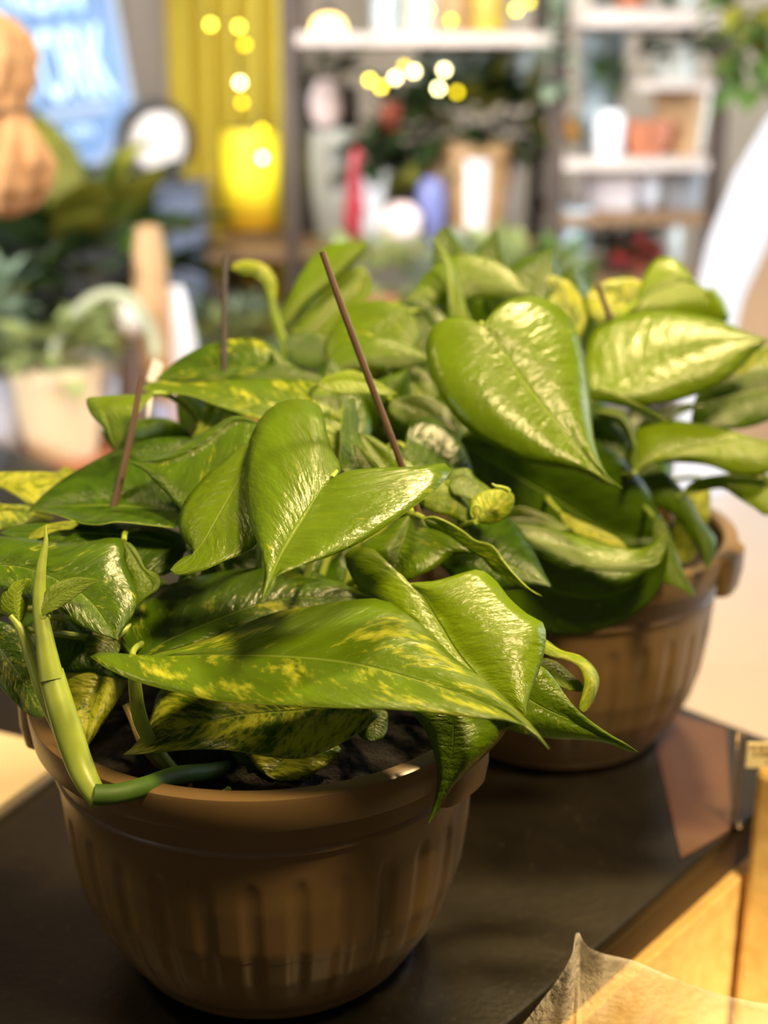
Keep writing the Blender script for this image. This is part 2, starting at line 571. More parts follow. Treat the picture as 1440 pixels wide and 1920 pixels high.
LRNG = random.Random(11)
NTT, NS = 30, 7
def leaf(root, d0, g, mid, L, R, fl=0., fr=0., vari=.1, young=0., droop=0., pet=True, wave=.0015, seed=None):
    """one pothos leaf: midrib and both edges as seen, its plane given by depth d0 at the base and slopes g (m per 100 px)"""
    mid, L, R = parse(mid), parse(L), parse(R)
    base, tip = mid[0], mid[-1]
    m = crom(mid, NTT)
    l = crom([base] + L + [tip], NTT)
    r = crom([base] + R + [tip], NTT)
    seed = LRNG.uniform(0, 60) if seed is None else seed
    ph = seed
    wpx = max(np.linalg.norm(l - m, axis=1).max(), np.linalg.norm(r - m, axis=1).max())
    V, UV, F = [], [], []
    cols = 2 * NS + 1
    for i in range(NTT):
        t = i / (NTT - 1)
        w = (4 * t * (1 - t)) ** .6
        for j in range(-NS, NS + 1):
            s = j / NS
            e = l[i] if s < 0 else r[i]
            a = abs(s)
            # edges bow a little between midrib and rim
            uvp = m[i] + (e - m[i]) * a
            fold = fl if s < 0 else fr
            d = d0 + g[0] * (uvp[0] - base[0]) / 100 + g[1] * (uvp[1] - base[1]) / 100
            d += fold * w * (a ** 1.25)
            d -= .0045 * min(1.2, wpx / 130) ** 1.5 * w * math.sin(math.pi * a)             # each half is gently convex towards the light
            d += droop * t ** 2.2
            d += wave * min(1.0, wpx / 90) * w * a * a * math.sin(t * 15 + ph + (2 if s < 0 else 0))
            V.append(P(uvp[0], uvp[1], d))
            UV.append((.5 + .5 * s, t))
    for i in range(NTT - 1):
        for j in range(cols - 1):
            F.append((i * cols + j, i * cols + j + 1, (i + 1) * cols + j + 1, (i + 1) * cols + j))
    o = mesh_obj('leaf', V, F, [LEAF, RIM], root, True, UV)
    # the upper side of the leaf faces up / the viewer
    o['variegation'] = float(vari); o['young'] = float(young); o['seed'] = float(seed)
    sol = o.modifiers.new('thickness', 'SOLIDIFY')
    sol.thickness = .0006; sol.offset = 0; sol.use_rim = True; sol.material_offset_rim = 1  # paler rim colour paints in the light that leaf edges catch
    if pet:
        rx, ry = (P1 if root is A1 else P2)[:2]
        bp = P(base[0], base[1], d0)
        rn = random.Random(int(seed * 100))
        k = .30
        sp = np.array([rx + (bp[0] - rx) * k + rn.uniform(-.02, .02), ry + .03 + (bp[1] - ry) * k * .6 + rn.uniform(-.02, .02), ZT + .146])
        tv = P(m[3][0], m[3][1], d0) - bp
        tv /= np.linalg.norm(tv) + 1e-9
        c1 = sp + np.array([0, 0, .6 * max(.02, bp[2] - sp[2])])
        c2 = bp - tv * .018 + np.array([0, .045, -.006])
        pts = []
        for t in np.linspace(0, 1, 16):
            pts.append((1 - t) ** 3 * sp + 3 * (1 - t) ** 2 * t * c1 + 3 * (1 - t) * t * t * c2 + t ** 3 * bp)
        b = MB(); b.tube(pts, list(np.linspace(.0026, .0015, 16)), 8)
        pb = b.build('petiole', STEM, None)
        pb.parent = o
    return o

def heart(root, d0, g, u, v, ang, ln, wd, vari=.1, young=0, fl=.008, fr=.008, droop=0, pet=True):
    """a heart leaf by base, heading (degrees, 0 = right, 90 = down the picture), length and width in pixels"""
    a = math.radians(ang)
    dx, dy = math.cos(a), math.sin(a)
    q = lambda x, y: (u + dx * x * ln - dy * y * wd, v + dy * x * ln + dx * y * wd)
    st = lambda L: ' '.join('%.1f,%.1f' % p for p in L)
    pr = [(-.07, .12), (-.11, .26), (-.06, .40), (.08, .49), (.28, .50), (.50, .41), (.70, .27), (.88, .10)]
    return leaf(root, d0, g, st([q(0, 0), q(.3, .02), q(.65, .02), q(1, 0)]), st([q(x, -y) for x, y in pr]), st([q(x, y) for x, y in pr]), fl, fr, vari, young, droop, pet)

# ------------------------------------------------------------------ leaves of the front plant
a = A1
# the big heart leaf in the middle
leaf(a, .672, (.006, -.030), '622,897 598,924 567,973 540,1018 524,1047 490,1131',
     '643,877 629,858 616,825 611,804 604,767 584,752 558,748 522,756 493,778 471,818 461,871 461,920 465,955 471,987 489,1027 498,1051',
     '651,884 704,878 776,876 847,872 833,902 798,933 749,969 687,1011 620,1042 562,1058 531,1063 509,1107', .020, -.010, .16, .25, seed=3.1)
# the long pale leaf lying in front
leaf(a, .640, (.0, -.036), '253,1237 330,1230 440,1229 579,1235 679,1249 773,1274 868,1304 957,1343 1029,1404',
     '262,1238 300,1224 340,1213 420,1187 509,1151 598,1135 687,1123 722,1126 773,1160 862,1243 912,1277 968,1332 992,1354',
     '243,1234 205,1227 163,1222 180,1240 243,1273 313,1293 400,1313 480,1320 560,1323 640,1327 707,1328 829,1338 912,1349 968,1354 996,1366', .006, -.010, .44, .22, seed=8.3)
# heart leaf under it on the right, with the brown spots
leaf(a, .690, (.0, -.018), '762,1095 790,1115 820,1165 864,1235 915,1290 985,1342',
     '740,1073 715,1045 700,1030 668,1025 647,1038 650,1060 656,1076 673,1102 704,1122 745,1165 800,1230 880,1310 940,1345',
     '776,1093 820,1089 864,1076 900,1069 930,1090 953,1120 993,1155 1016,1166 1023,1185 1018,1232 1001,1282 990,1315', .012, .000, .12, .45, seed=14.9)
# rounded leaf behind the long one, on the left
leaf(a, .668, (.004, -.034), '258,1236 310,1205 400,1165 520,1125 700,1122',
     '247,1236 230,1207 224,1173 228,1158 240,1143 273,1117 327,1093 393,1077 427,1071 490,1064 553,1062 616,1083',
     '290,1246 360,1230 450,1200 540,1180 630,1160', .012, .006, .34, .05, seed=21.5)
# variegated leaf under the long one
leaf(a, .672, (-.004, -.020), '690,1318 560,1332 430,1345 310,1378 231,1416',
     '712,1340 707,1347 662,1380 607,1410 568,1422 529,1422 506,1419 459,1411 408,1405 350,1406 280,1413',
     '640,1290 500,1270 380,1275 303,1290 285,1340 272,1372 250,1400', -.006, .008, .74, .0, seed=31.2)
leaf(a, .694, (-.004, -.018), '560,1400 535,1420 520,1440 505,1455 523,1464',
     '620,1395 640,1404 607,1439 573,1458 548,1463', '500,1390 465,1400 457,1410 474,1430 496,1450', .0, .0, .85, .1, seed=5.5)
leaf(a, .700, (-.004, -.016), '520,1390 510,1430 530,1465 548,1488',
     '560,1400 575,1430 565,1460', '470,1392 432,1407 445,1428 459,1445 490,1468 525,1486', .0, .0, .05, .0)
leaf(a, .690, (0, -.018), '690,1330 700,1355 703,1389', '725,1335 727,1350 723,1376 714,1386', '670,1340 668,1362 673,1379 688,1388', 0, 0, .25, .2)
# leaf hanging over the rim
leaf(a, .650, (.002, -.010), '851,1325 851,1343 848,1399 837,1454 823,1510 804,1544',
     '900,1320 954,1350 940,1382 912,1413 873,1449 851,1471 829,1504 815,1530', '800,1322 773,1330 796,1366 812,1404 821,1449 818,1488 812,1516', .012, .006, .12, .22, seed=41.0)
# leaf reaching over the rear pot
leaf(a, .668, (.004, -.010), '950,1280 1010,1322 1075,1352 1130,1378 1195,1410',
     '985,1240 1023,1255 1040,1275 1057,1299 1079,1327 1107,1352 1146,1379 1176,1396', '925,1330 930,1360 951,1368 996,1378 1040,1385 1090,1387 1140,1393 1179,1408', -.004, .010, .18, .28, seed=44.4)
# curling young leaf on the right
leaf(a, .690, (0, -.008), '1005,1200 1040,1222 1075,1236 1098,1256 1108,1282 1102,1310 1093,1335',
     '1015,1196 1051,1219 1090,1231 1115,1254 1123,1277 1113,1312 1100,1332', '1005,1215 1030,1230 1062,1238 1085,1250 1095,1275 1092,1300 1086,1330', .010, .0, .6, .7, wave=0)
leaf(a, .700, (0, -.012), '1005,1235 1040,1258 1070,1278 1098,1296',
     '1025,1235 1047,1243 1073,1266 1092,1283', '1005,1250 1030,1275 1062,1293 1085,1297', .0, .0, .35, .4)

# dark draped leaf at the left
leaf(a, .676, (.003, -.024), '-40,1060 40,1064 110,1090 170,1130 217,1198',
     '-60,1015 0,1006 50,1010 100,1019 150,1018 200,1010 222,1008 232,1020 233,1053 247,1087 258,1122 250,1150 235,1175', '-50,1090 0,1102 60,1125 110,1142 150,1173 187,1190', .004, -.006, .22, .05, seed=52.0)
leaf(a, .700, (0, -.014), '232,1015 262,1060 285,1100 255,1135', '245,1020 262,1042 273,1067 297,1078 298,1103 275,1120', '233,1040 238,1075 248,1105 252,1120', 0, 0, .2, .25)
# pointed dark leaf, with the shiny strip below its midrib
leaf(a, .735, (-.006, -.024), '345,962 300,955 220,949 133,949 73,953 52,960',
     '352,945 337,925 310,880 283,856 250,842 215,846 190,858 157,875 117,900 83,927 62,948', '338,978 333,988 283,985 217,979 187,984 153,981 110,966 73,958', .012, -.032, .14, .0, seed=60.2)
leaf(a, .745, (-.003, -.022), '488,795 440,790 390,830 320,862 239,866',
     '470,785 440,780 400,800 360,825 317,848 283,862 258,866', '500,810 490,840 440,900 380,960 337,952 317,930 290,903 267,880', .006, -.004, .24, .1, seed=7.7)
leaf(a, .775, (0, -.03), '370,850 310,845 236,848', '380,830 356,821 310,820 262,829 245,838', '360,862 300,866 250,860', 0, 0, .1, 0)
# fresh leaf beside the middle heart, its tip rounded
leaf(a, .712, (.002, -.022), '478,838 455,885 427,937 400,985 377,1024 345,1056 320,1069',
     '470,828 440,846 417,867 390,888 373,907 350,935 338,960 335,985 341,1005 353,1022 367,1033 345,1045 328,1058', '500,860 500,960 480,1022 450,1040 417,1053 390,1066 367,1073 340,1078 325,1077', .014, -.006, .1, .30, seed=18.0)
# long leaf along the top left, bronze upper half and green lower half
leaf(a, .790, (.004, -.030), '640,805 590,786 510,764 440,750 360,737 310,732 268,727',
     '650,790 641,761 631,738 606,720 552,713 489,711 427,713 364,718 302,715 280,718', '600,815 560,815 530,812 493,790 447,774 397,757 360,742 320,738 285,743', .016, -.012, .45, .18, seed=25.5)
leaf(a, .782, (.002, -.012), '285,738 240,745 200,765 205,800 218,846',
     '262,740 225,741 190,744 163,748 167,770 180,788 193,800 206,825', '283,745 262,772 240,800 228,825', .004, -.006, .06, .45, seed=29.5)
leaf(a, .800, (0, -.012), '400,748 400,775 385,800 361,822', '385,750 381,765 372,794 366,810', '440,765 440,775 420,790 397,803 380,815', 0, 0, .55, .35)
leaf(a, .845, (0, -.020), '530,700 470,690 400,690 291,712', '545,690 535,673 510,648 477,636 427,638 385,648 343,669 310,695', '520,715 440,715 350,717 310,715', .006, 0, .42, .05, seed=33.1)
leaf(a, .835, (0, -.02), '610,716 560,705 510,702 456,709', '605,708 568,694 540,684 515,682 493,689 470,700', '590,722 540,720 480,717', 0, 0, .1, .05)
leaf(a, .800, (0, -.014), '600,722 650,712 700,722 746,740', '602,712 630,700 656,694 680,701 700,712 718,722 735,733', '615,735 652,740 697,739 725,741', 0, 0, .2, .75)
leaf(a, .742, (0, -.012), '668,895 660,840 655,790 652,748', '640,880 638,830 640,780 644,752', '700,880 690,850 672,815 671,780 666,758 660,746', -.006, .012, .15, .15)
leaf(a, .735, (0, -.010), '705,895 690,865 676,845 662,828', '690,900 672,870 664,845', '713,880 700,860 680,840', 0, 0, .15, .35)
leaf(a, .748, (0, -.010), '660,900 650,860 632,825 612,806', '690,900 678,878 670,857 656,823 635,809', '630,890 630,865 620,840 613,820', 0, 0, .1, .62)
leaf(a, .760, (0, -.014), '740,900 720,865 700,840 676,812', '790,890 781,876 752,857 718,832 695,818', '700,900 690,880 680,850 675,825', 0, 0, .1, .25)
# leaves right of the middle heart
leaf(a, .735, (.002, -.014), '771,962 765,985 750,1030 738,1070',
     '745,975 715,1000 690,1012 675,1030 690,1050 715,1066', '785,966 805,975 822,988 850,1002 880,1020 900,1040 882,1037 847,1041 820,1062 789,1078 758,1090', .010, -.010, .22, .18, seed=36.6)
leaf(a, .722, (.002, -.014), '795,972 830,985 864,1018 909,1049 953,1082 1016,1118',
     '810,968 829,974 869,996 891,1013 922,1022 949,1058 980,1093 1003,1112', '800,985 840,1005 873,1031 900,1042 925,1070 953,1087 998,1108', -.006, .008, .45, .30, seed=38.1)
leaf(a, .742, (.002, -.008), '800,935 830,930 860,938 890,975', '812,900 833,905 850,915 864,933 880,955', '795,950 820,962 850,970 880,982', .004, 0, .35, .35)
leaf(a, .748, (.002, -.008), '842,905 870,895 900,912 935,945', '842,886 860,879 873,878 882,882 887,892 918,916 935,930', '850,925 880,935 910,950', .004, -.008, .3, .15)
leaf(a, .730, (.002, -.010), '893,978 915,962 935,940 949,920', '887,962 882,942 893,930 909,921 930,918', '905,981 922,982 945,973 955,965 964,940 960,925', .004, .006, .6, .75, seed=48.0, wave=0)
b = MB(); b.tube([P(u, v, d) for u, v, d in ((955, 922, .722), (950, 917, .722), (940, 914, .721), (929, 912, .72), (922, 907, .72))], [.0014, .0013, .0012, .001, .0005], 8)
b.build('leaf_tip', RIM, a)
b = MB(); b.tube([P(893 + 10 * math.cos(q) , 960 + 13 * math.sin(q), .728) for q in np.linspace(2.2, 6.6, 14)], .0007, 6); b.build('leaf_curl', RIM, a)
# left lower group
leaf(a, .700, (.004, -.020), '205,1235 190,1280 170,1340 156,1412',
     '225,1250 233,1284 218,1316 187,1366 170,1392', '150,1245 97,1253 85,1275 105,1310 117,1335 135,1375 148,1400', .004, .004, .85, .05, seed=57.7)
leaf(a, .690, (.006, -.018), '-30,1180 10,1230 50,1290 80,1345', '0,1165 35,1185 60,1230 85,1290 92,1330', '-40,1220 -10,1272 23,1312 51,1338 68,1345', 0, 0, .42, .0, seed=58.8)
leaf(a, .715, (.004, -.020), '95,1130 140,1180 190,1230 240,1275', '110,1135 150,1178 187,1195 215,1200 240,1235', '85,1150 90,1200 100,1255 160,1262 210,1270', .0, .0, .08, .0)
leaf(a, .680, (.004, -.018), '215,1200 195,1222 172,1252', '225,1210 215,1235 190,1250', '180,1190 162,1195 160,1220', 0, 0, .5, .2)
# left rim group, behind
leaf(a, .785, (.006, -.022), '-60,925 20,908 80,900 143,882', '-60,890 0,886 60,885 113,884 115,876', '-50,905 0,914 33,932 63,948 83,930 117,900', .0, 0, .8, .3, seed=2.2)
leaf(a, .765, (.006, -.022), '-60,965 0,958 60,960 105,972', '-50,945 0,946 50,948 80,960', '-60,1000 0,994 50,983 85,978', 0, 0, .6, .25)
leaf(a, .722, (.004, -.022), '350,1030 270,1010 150,1000 0,1000', '345,1005 333,998 280,984 200,983 130,980 60,982 20,990', '330,1065 300,1080 230,1060 150,1040 60,1030', .006, 0, .1, .0)
leaf(a, .712, (0, -.012), '50,1015 80,996 115,984 149,982', '60,1000 85,985 120,978 140,977', '70,1012 105,996 135,992', 0, 0, .7, .5)
leaf(a, .640, (.004, -.010), '80,1155 100,1125 140,1102 188,1088', '78,1130 90,1103 133,1084 165,1084', '90,1150 117,1137 150,1113 172,1098', 0, 0, .2, .35)
leaf(a, .655, (.004, -.006), '37,1177 30,1140 30,1110 45,1086', '17,1157 2,1145 6,1105 33,1090', '53,1130 58,1100 57,1086', .006, .006, .1, .8, wave=0)
# dark inner leaves that fill the gaps
for (d_, u, v, an, ln, wd) in ((.79, 560, 960, 100, 200, 170), (.77, 470, 1030, 150, 170, 150), (.775, 640, 1040, 60, 180, 150), (.80, 760, 840, 40, 190, 160), (.80, 420, 880, 160, 180, 150),
                               (.76, 250, 1060, 160, 170, 150), (.765, 860, 1000, 30, 200, 150), (.755, 620, 1120, 100, 170, 170), (.745, 330, 1120, 120, 150, 150), (.82, 620, 830, 270, 160, 150), (.735, 120, 1150, 120, 150, 140)):
    heart(a, d_, (0, -.022), u, v, an, ln, wd, .12, 0, .008, .008)
# leaves on the far side of the pot
for (d_, u, v, an, ln, wd) in ((.86, 560, 800, 250, 150, 130), (.87, 420, 820, 230, 140, 120), (.85, 330, 860, 200, 150, 130), (.86, 690, 820, 300, 150, 130)):
    heart(a, d_, (0, .03), u, v, an, ln, wd, .25, .1, .01, .01, .03)

def px_tube(name, pts, rpx, m, parent, seg=10, n=24):
    """tube along (u, v, depth) with radius in pixels"""
    q = crom(pts, n)
    rr = np.interp(np.linspace(0, 1, n), np.linspace(0, 1, len(rpx)), rpx)
    b = MB(); b.tube([P(*x) for x in q], [r * x[2] / FPX for r, x in zip(rr, q)], seg)
    return b.build(name, m, parent)
# shoot at the left: thick stem with its sheath, and the side stem carrying the young leaf
px_tube('stem', [(188, 1500, .628), (172, 1480, .631), (150, 1435, .636), (118, 1340, .638), (95, 1260, .642)], [20, 25, 27, 26, 24], STEM, a, 14)
px_tube('leaf_sheath', [(97, 1275, .640), (84, 1200, .642), (74, 1130, .645), (78, 1060, .648), (86, 1015, .650), (85, 985, .651)], [24, 19, 15, 12, 8, 1.5], STEM, a, 12)
px_tube('stem', [(165, 1490, .652), (120, 1390, .650), (80, 1300, .651), (58, 1230, .654), (37, 1177, .656), (20, 1155, .657)], [10, 11, 12, 13, 12, 6], STEM, a, 10)
px_tube('stem', [(178, 1490, .624), (215, 1489, .626), (265, 1477, .634), (330, 1455, .655), (400, 1446, .685), (450, 1435, .715)], [20, 19, 19, 18, 16, 14], STEMD, a, 12)
px_tube('stem', [(250, 1240, .650), (253, 1285, .660), (262, 1345, .668), (285, 1395, .674), (318, 1440, .684), (350, 1470, .700)], [10, 13, 14, 14, 14, 12], STEM, a, 10)
px_tube('stem', [(236, 1320, .69), (250, 1350, .69), (270, 1400, .692), (310, 1450, .70)], [8, 9, 8, 7], mat('dry_stem', (170, 150, 100), .6), a, 8)
px_tube('stem', [(356, 1450, .672), (357, 1475, .671), (355, 1492, .672)], [4, 4, 3], mat('dry_stem', (170, 150, 100), .6), a, 8)
# tiny seedling on the soil
sd = MB()
for (u, v, r) in ((422, 1485, 8), (430, 1492, 8), (428, 1480, 6)):
    sd.ball(P(u, v, .655), (r * .655 / FPX, r * .655 / FPX, .0014), 10, 6)
sd.build('seedling', mat('seedling_green', (120, 170, 40), .5), a)
sd = MB()
sd.tube([P(425, 1488, .655), P(424, 1497, .66)], .0008, 6)
# hanger wires of the front pot
px_tube('hanger_wire', [(266, 706, .752), (238, 850, .748), (196, 1020, .745), (180, 1085, .745)], [5, 6.5, 7, 7], WIRE, a)
px_tube('hanger_wire', [(604, 472, .700), (650, 600, .706), (705, 745, .715), (756, 880, .725), (792, 985, .735), (810, 1040, .745)], [6, 7, 7, 7, 6.5, 6.5], WIRE, a)
px_tube('hanger_wire', [(422, 480, .860), (420, 640, .850), (426, 790, .840), (440, 900, .835)], [5.5, 6, 6, 6], mat('hanger_wire_dark', (50, 40, 34), .5), a)

# ------------------------------------------------------------------ leaves of the rear plant
a = A2
# the big heart leaf at the top right
leaf(a, .800, (.008, -.020), '908,612 949,664 987,721 1029,773 1067,820 1100,858 1133,891 1167,916',
     '897,606 869,597 836,598 812,611 799,640 802,683 821,731 854,783 897,820 939,844 987,865 1043,877 1091,886 1120,902',
     '921,589 949,566 982,556 1010,557 1035,567 1058,584 1081,622 1095,674 1105,731 1109,778 1114,825 1124,863 1138,891', .014, .006, .05, .32, seed=9.9)
leaf(a, .880, (-.004, -.030), '1092,755 1130,742 1171,726 1232,688 1303,660 1364,641 1441,637',
     '1092,700 1098,660 1110,620 1128,603 1176,589 1232,584 1294,589 1350,601 1397,622', '1119,750 1150,757 1185,760 1256,754 1317,735 1374,702 1412,664', .010, .010, .08, .40, seed=12.2)
leaf(a, .875, (.0, -.020), '1186,887 1215,868 1256,853 1327,834 1393,827 1470,838',
     '1189,852 1191,815 1198,796 1215,788 1279,790 1322,797 1364,806 1400,818 1450,830', '1204,877 1230,867 1256,866 1327,872 1374,889 1410,892 1450,880', .006, .006, .12, .55, seed=16.4)
leaf(a, .900, (-.002, -.012), '1275,930 1320,912 1370,905 1420,910 1475,925', '1290,910 1311,898 1356,890 1420,880', '1300,925 1356,916 1385,935 1410,950 1440,967', 0, 0, .35, .6)
# big folded leaf: back half, outer half and curled rim
leaf(a, .866, (.002, .015), '850,820 950,880 1050,940 1150,1000 1246,1012', '900,800 1000,810 1080,815 1116,823 1156,851 1200,896 1227,940 1242,980', '850,880 900,960 980,1010 1080,1040 1180,1045', .010, -.006, .10, .05, seed=19.4)
leaf(a, .800, (.000, -.010), '895,985 960,1000 1040,1020 1120,1048 1190,1052 1248,1000',
     '905,980 956,981 1022,989 1089,1007 1156,1027 1200,1029 1227,1018 1243,1000', '920,992 960,1003 1000,1020 1049,1047 1111,1067 1156,1073 1200,1070 1232,1062 1249,1030', .012, .0, .08, .30, seed=22.0)
leaf(a, .812, (.000, .014), '915,1020 1000,1085 1100,1120 1200,1090 1250,1010',
     '930,1010 1000,1020 1060,1048 1130,1066 1200,1066 1240,1040', '905,1050 925,1110 970,1165 1027,1190 1067,1192 1111,1187 1156,1171 1200,1144 1231,1113 1249,1069 1253,1030', .006, -.008, .15, .08, seed=26.3)
leaf(a, .842, (.0, -.012), '1050,961 1090,985 1130,1005 1178,1030', '1060,964 1089,978 1118,990 1140,1000 1165,1015', '1055,975 1080,1000 1110,1012 1145,1024', 0, 0, .75, .3)
leaf(a, .838, (.0, -.012), '935,975 980,970 1030,978 1080,992', '945,960 975,950 1003,957 1030,968 1060,985', '950,985 990,990 1040,995', 0, 0, .35, .3)
leaf(a, .850, (.0, -.010), '890,1000 930,1010 980,1040 1010,1065', '905,995 950,1012 990,1040', '900,1015 930,1030 975,1050', 0, 0, .75, .1)
# two-lobed leaf at the upper right with its pale stalk
leaf(a, .955, (0, -.016), '1160,600 1200,562 1250,540 1300,530 1340,560', '1185,575 1199,546 1209,513 1232,486 1261,484 1289,508 1300,525', '1190,600 1240,600 1300,605 1367,600 1364,580 1350,555 1330,537', .006, .010, .08, .62, seed=30.7)
px_tube('petiole', [(1130, 640, .965), (1160, 598, .957), (1200, 565, .953)], [7, 7, 5], RIM, a)
leaf(a, .965, (0, -.014), '1215,610 1180,575 1150,550 1105,545', '1230,560 1200,527 1170,520 1140,526 1115,538', '1190,625 1140,620 1105,590 1098,562', 0, 0, .75, .25)
leaf(a, .960, (0, -.014), '1085,640 1060,580 1030,545 985,514', '1100,600 1092,565 1075,535 1045,520 1010,514', '1060,640 1020,610 990,570 980,540', 0, 0, .7, .25)
leaf(a, .940, (0, -.018), '745,572 800,545 860,520 930,530 993,552', '765,560 800,512 830,490 870,477 910,484 945,500 970,520', '770,580 830,572 890,560 950,560', .004, .006, .05, .30, seed=34.5)
leaf(a, .925, (0, -.008), '862,600 858,560 845,510 805,440', '876,598 872,570 864,540 850,500 831,466', '842,598 845,570 845,545 838,500 812,450', .003, .003, .15, .55, wave=0)
px_tube('petiole', [(850, 640, .93), (846, 560, .93), (838, 500, .93), (815, 448, .925)], [6, 6, 5, 4], STEM, a)
leaf(a, .99, (0, -.008), '850,520 845,480 842,450 836,425', '880,510 872,470 850,440', '815,510 812,470 822,430', 0, 0, .05, .1)
leaf(a, .99, (0, -.008), '930,530 928,490 930,460 931,428', '960,540 945,490 938,455', '885,500 890,478 905,455 920,440', 0, 0, .05, .1)
leaf(a, .965, (0, -.014), '520,612 560,570 610,530 650,490 688,458', '522,598 543,552 568,507 593,475 618,459 650,455 677,455', '535,615 568,582 614,540 660,500 685,470', .006, .006, .08, .40, seed=39.9)
leaf(a, .985, (0, -.014), '560,660 620,600 660,560 697,520', '540,640 570,590 620,535 660,505 677,500', '606,640 640,600 680,570 700,545', .0, .0, .30, .50)
leaf(a, .960, (0, -.010), '512,585 505,540 490,505 432,503', '520,540 512,512 495,496 470,489 445,492', '500,560 495,535 480,520 455,515', .004, .004, .7, .5)
px_tube('petiole', [(540, 690, .975), (530, 640, .968), (515, 590, .962), (508, 550, .958)], [7, 8, 8, 6], RIM, a)
leaf(a, .945, (0, -.014), '640,690 610,670 570,660 531,642', '640,650 610,632 570,622 545,628', '620,700 590,695 550,680', 0, 0, .1, .05)
leaf(a, .915, (0, -.018), '770,585 720,620 680,660 625,700', '760,575 739,567 700,564 660,575 625,612 608,650', '790,620 770,670 720,710 660,715', .006, .004, .30, .28, seed=43.2)
leaf(a, .930, (0, -.014), '750,568 790,590 820,640 800,700', '770,562 802,568 835,592 850,640 830,690', '755,600 770,650 785,690', 0, 0, .05, 0)
leaf(a, .865, (0, -.016), '608,700 660,676 720,664 770,662 831,682', '610,680 635,652 677,634 718,632 756,643 789,660 810,676', '612,704 643,698 697,694 760,690 802,684', .010, .004, .12, .22, seed=46.0)
leaf(a, .885, (0, -.014), '720,690 760,710 790,735 800,770', '750,680 800,700 820,740', '700,710 730,740 770,765', 0, 0, .35, .2)
leaf(a, .835, (0, -.018), '735,750 780,765 820,790 845,845', '760,742 793,740 825,755 850,782 866,812 858,835', '730,770 755,795 795,812 825,828', 0, 0, .12, .22)
leaf(a, .870, (0, -.010), '1190,885 1188,830 1165,785 1115,772', '1195,850 1190,815 1180,788 1164,770 1133,765', '1178,870 1180,830 1160,795 1130,785', .004, .010, .1, .35)
leaf(a, .905, (0, -.010), '1190,880 1165,840 1140,810 1105,800', '1185,850 1170,815 1145,790 1115,785', '1180,890 1150,880 1115,850 1100,820', 0, 0, .05, 0)
leaf(a, .855, (0, -.006), '1100,728 1150,742 1210,768 1260,797', '1115,727 1160,740 1215,768 1245,785', '1105,745 1150,757 1200,770 1240,788', 0, .004, .05, .45, wave=0)
leaf(a, .930, (0, -.016), '1300,760 1360,745 1430,730 1500,725', '1310,735 1340,715 1400,690 1460,690', '1298,800 1350,805 1410,800 1470,770', 0, 0, .12, .08)
leaf(a, .935, (0, -.016), '1375,730 1400,700 1430,670 1475,650', '1375,715 1395,680 1425,650', '1400,725 1440,705 1470,680', 0, 0, .6, .5)
leaf(a, .905, (.0, -.008), '1196,895 1240,905 1280,935 1310,990 1325,1068', '1215,890 1244,886 1285,925 1316,976 1342,1011 1338,1045', '1205,915 1230,945 1262,965 1290,1000 1311,1030', .004, .004, .06, .12)
leaf(a, .955, (.0, -.010), '1330,915 1310,950 1290,1000 1270,1050', '1332,940 1325,990 1305,1040 1290,1055', '1300,920 1270,950 1260,1000 1258,1040', 0, 0, .75, .15)
leaf(a, .880, (.0, -.008), '1225,970 1250,1030 1275,1080 1304,1119', '1244,975 1262,1020 1280,1069 1295,1098', '1225,1030 1244,1090 1271,1103 1290,1112', 0, 0, .3, .2)
for (d_, u, v, an, ln, wd) in ((.93, 900, 700, 120, 200, 170), (.94, 1050, 760, 80, 210, 180), (.95, 1160, 800, 60, 180, 160), (.95, 780, 720, 110, 170, 150), (.96, 960, 600, 300, 160, 140),
                               (.91, 960, 900, 110, 190, 170), (.93, 1120, 920, 70, 180, 150), (.92, 850, 820, 120, 170, 150), (.90, 1040, 1040, 90, 150, 140)):
    heart(a, d_, (0, -.02), u, v, an, ln, wd, .08, .05, .008, .008)
for (d_, u, v, an, ln, wd) in ((1.06, 900, 640, 250, 150, 130), (1.08, 1050, 640, 280, 150, 130), (1.07, 1200, 680, 310, 140, 120), (1.06, 780, 680, 220, 140, 120)):
    heart(a, d_, (0, .03), u, v, an, ln, wd, .15, .15, .01, .01, .03)
px_tube('stem', [(742, 870, .93), (775, 830, .92), (800, 800, .915)], [6, 7, 6], STEMD, a)
px_tube('stem', [(800, 890, .93), (812, 840, .92), (815, 800, .915)], [7, 8, 7], STEMD, a)
px_tube('hanger_wire', [(1120, 532, .925), (1132, 565, .93), (1146, 605, .935), (1160, 680, .95)], [5, 5.5, 5.5, 5.5], WIRE, a)
px_tube('hanger_wire', [(845, 520, .99), (846, 600, .985), (850, 700, .98)], [4, 4.5, 4.5], WIRE, a)
px_tube('hanger_wire', [(1254, 930, .97), (1260, 1010, .965), (1268, 1090, .96)], [5, 5, 5], WIRE, a)

# ------------------------------------------------------------------ wooden post, price tag and cellophane at the counter front
tp = on_z(1345, 1392, -.012)
gp = empty('wooden_post', (tp[0], tp[1], 0), 'golden wooden post at the counter edge under the cream price tag', 'post')
pc_ = E0 + rdir * .288 + ndir * .0345
PT = float(on_y(1397, 1440, .790)[2])
b = MB(); b.box((pc_[0], pc_[1], PT / 2), (.05, .052, PT), ang); b.build('shaft', GOLD, gp, False, .006)
b = MB()
for kk_, (o1, w_) in enumerate(((-.020, .004), (-.004, .006), (.014, .005))):
    q = pc_ + rdir * o1 + ndir * .026
    b.box((q[0], q[1], (PT - .03) / 2), (w_, .003, PT - .03), ang)
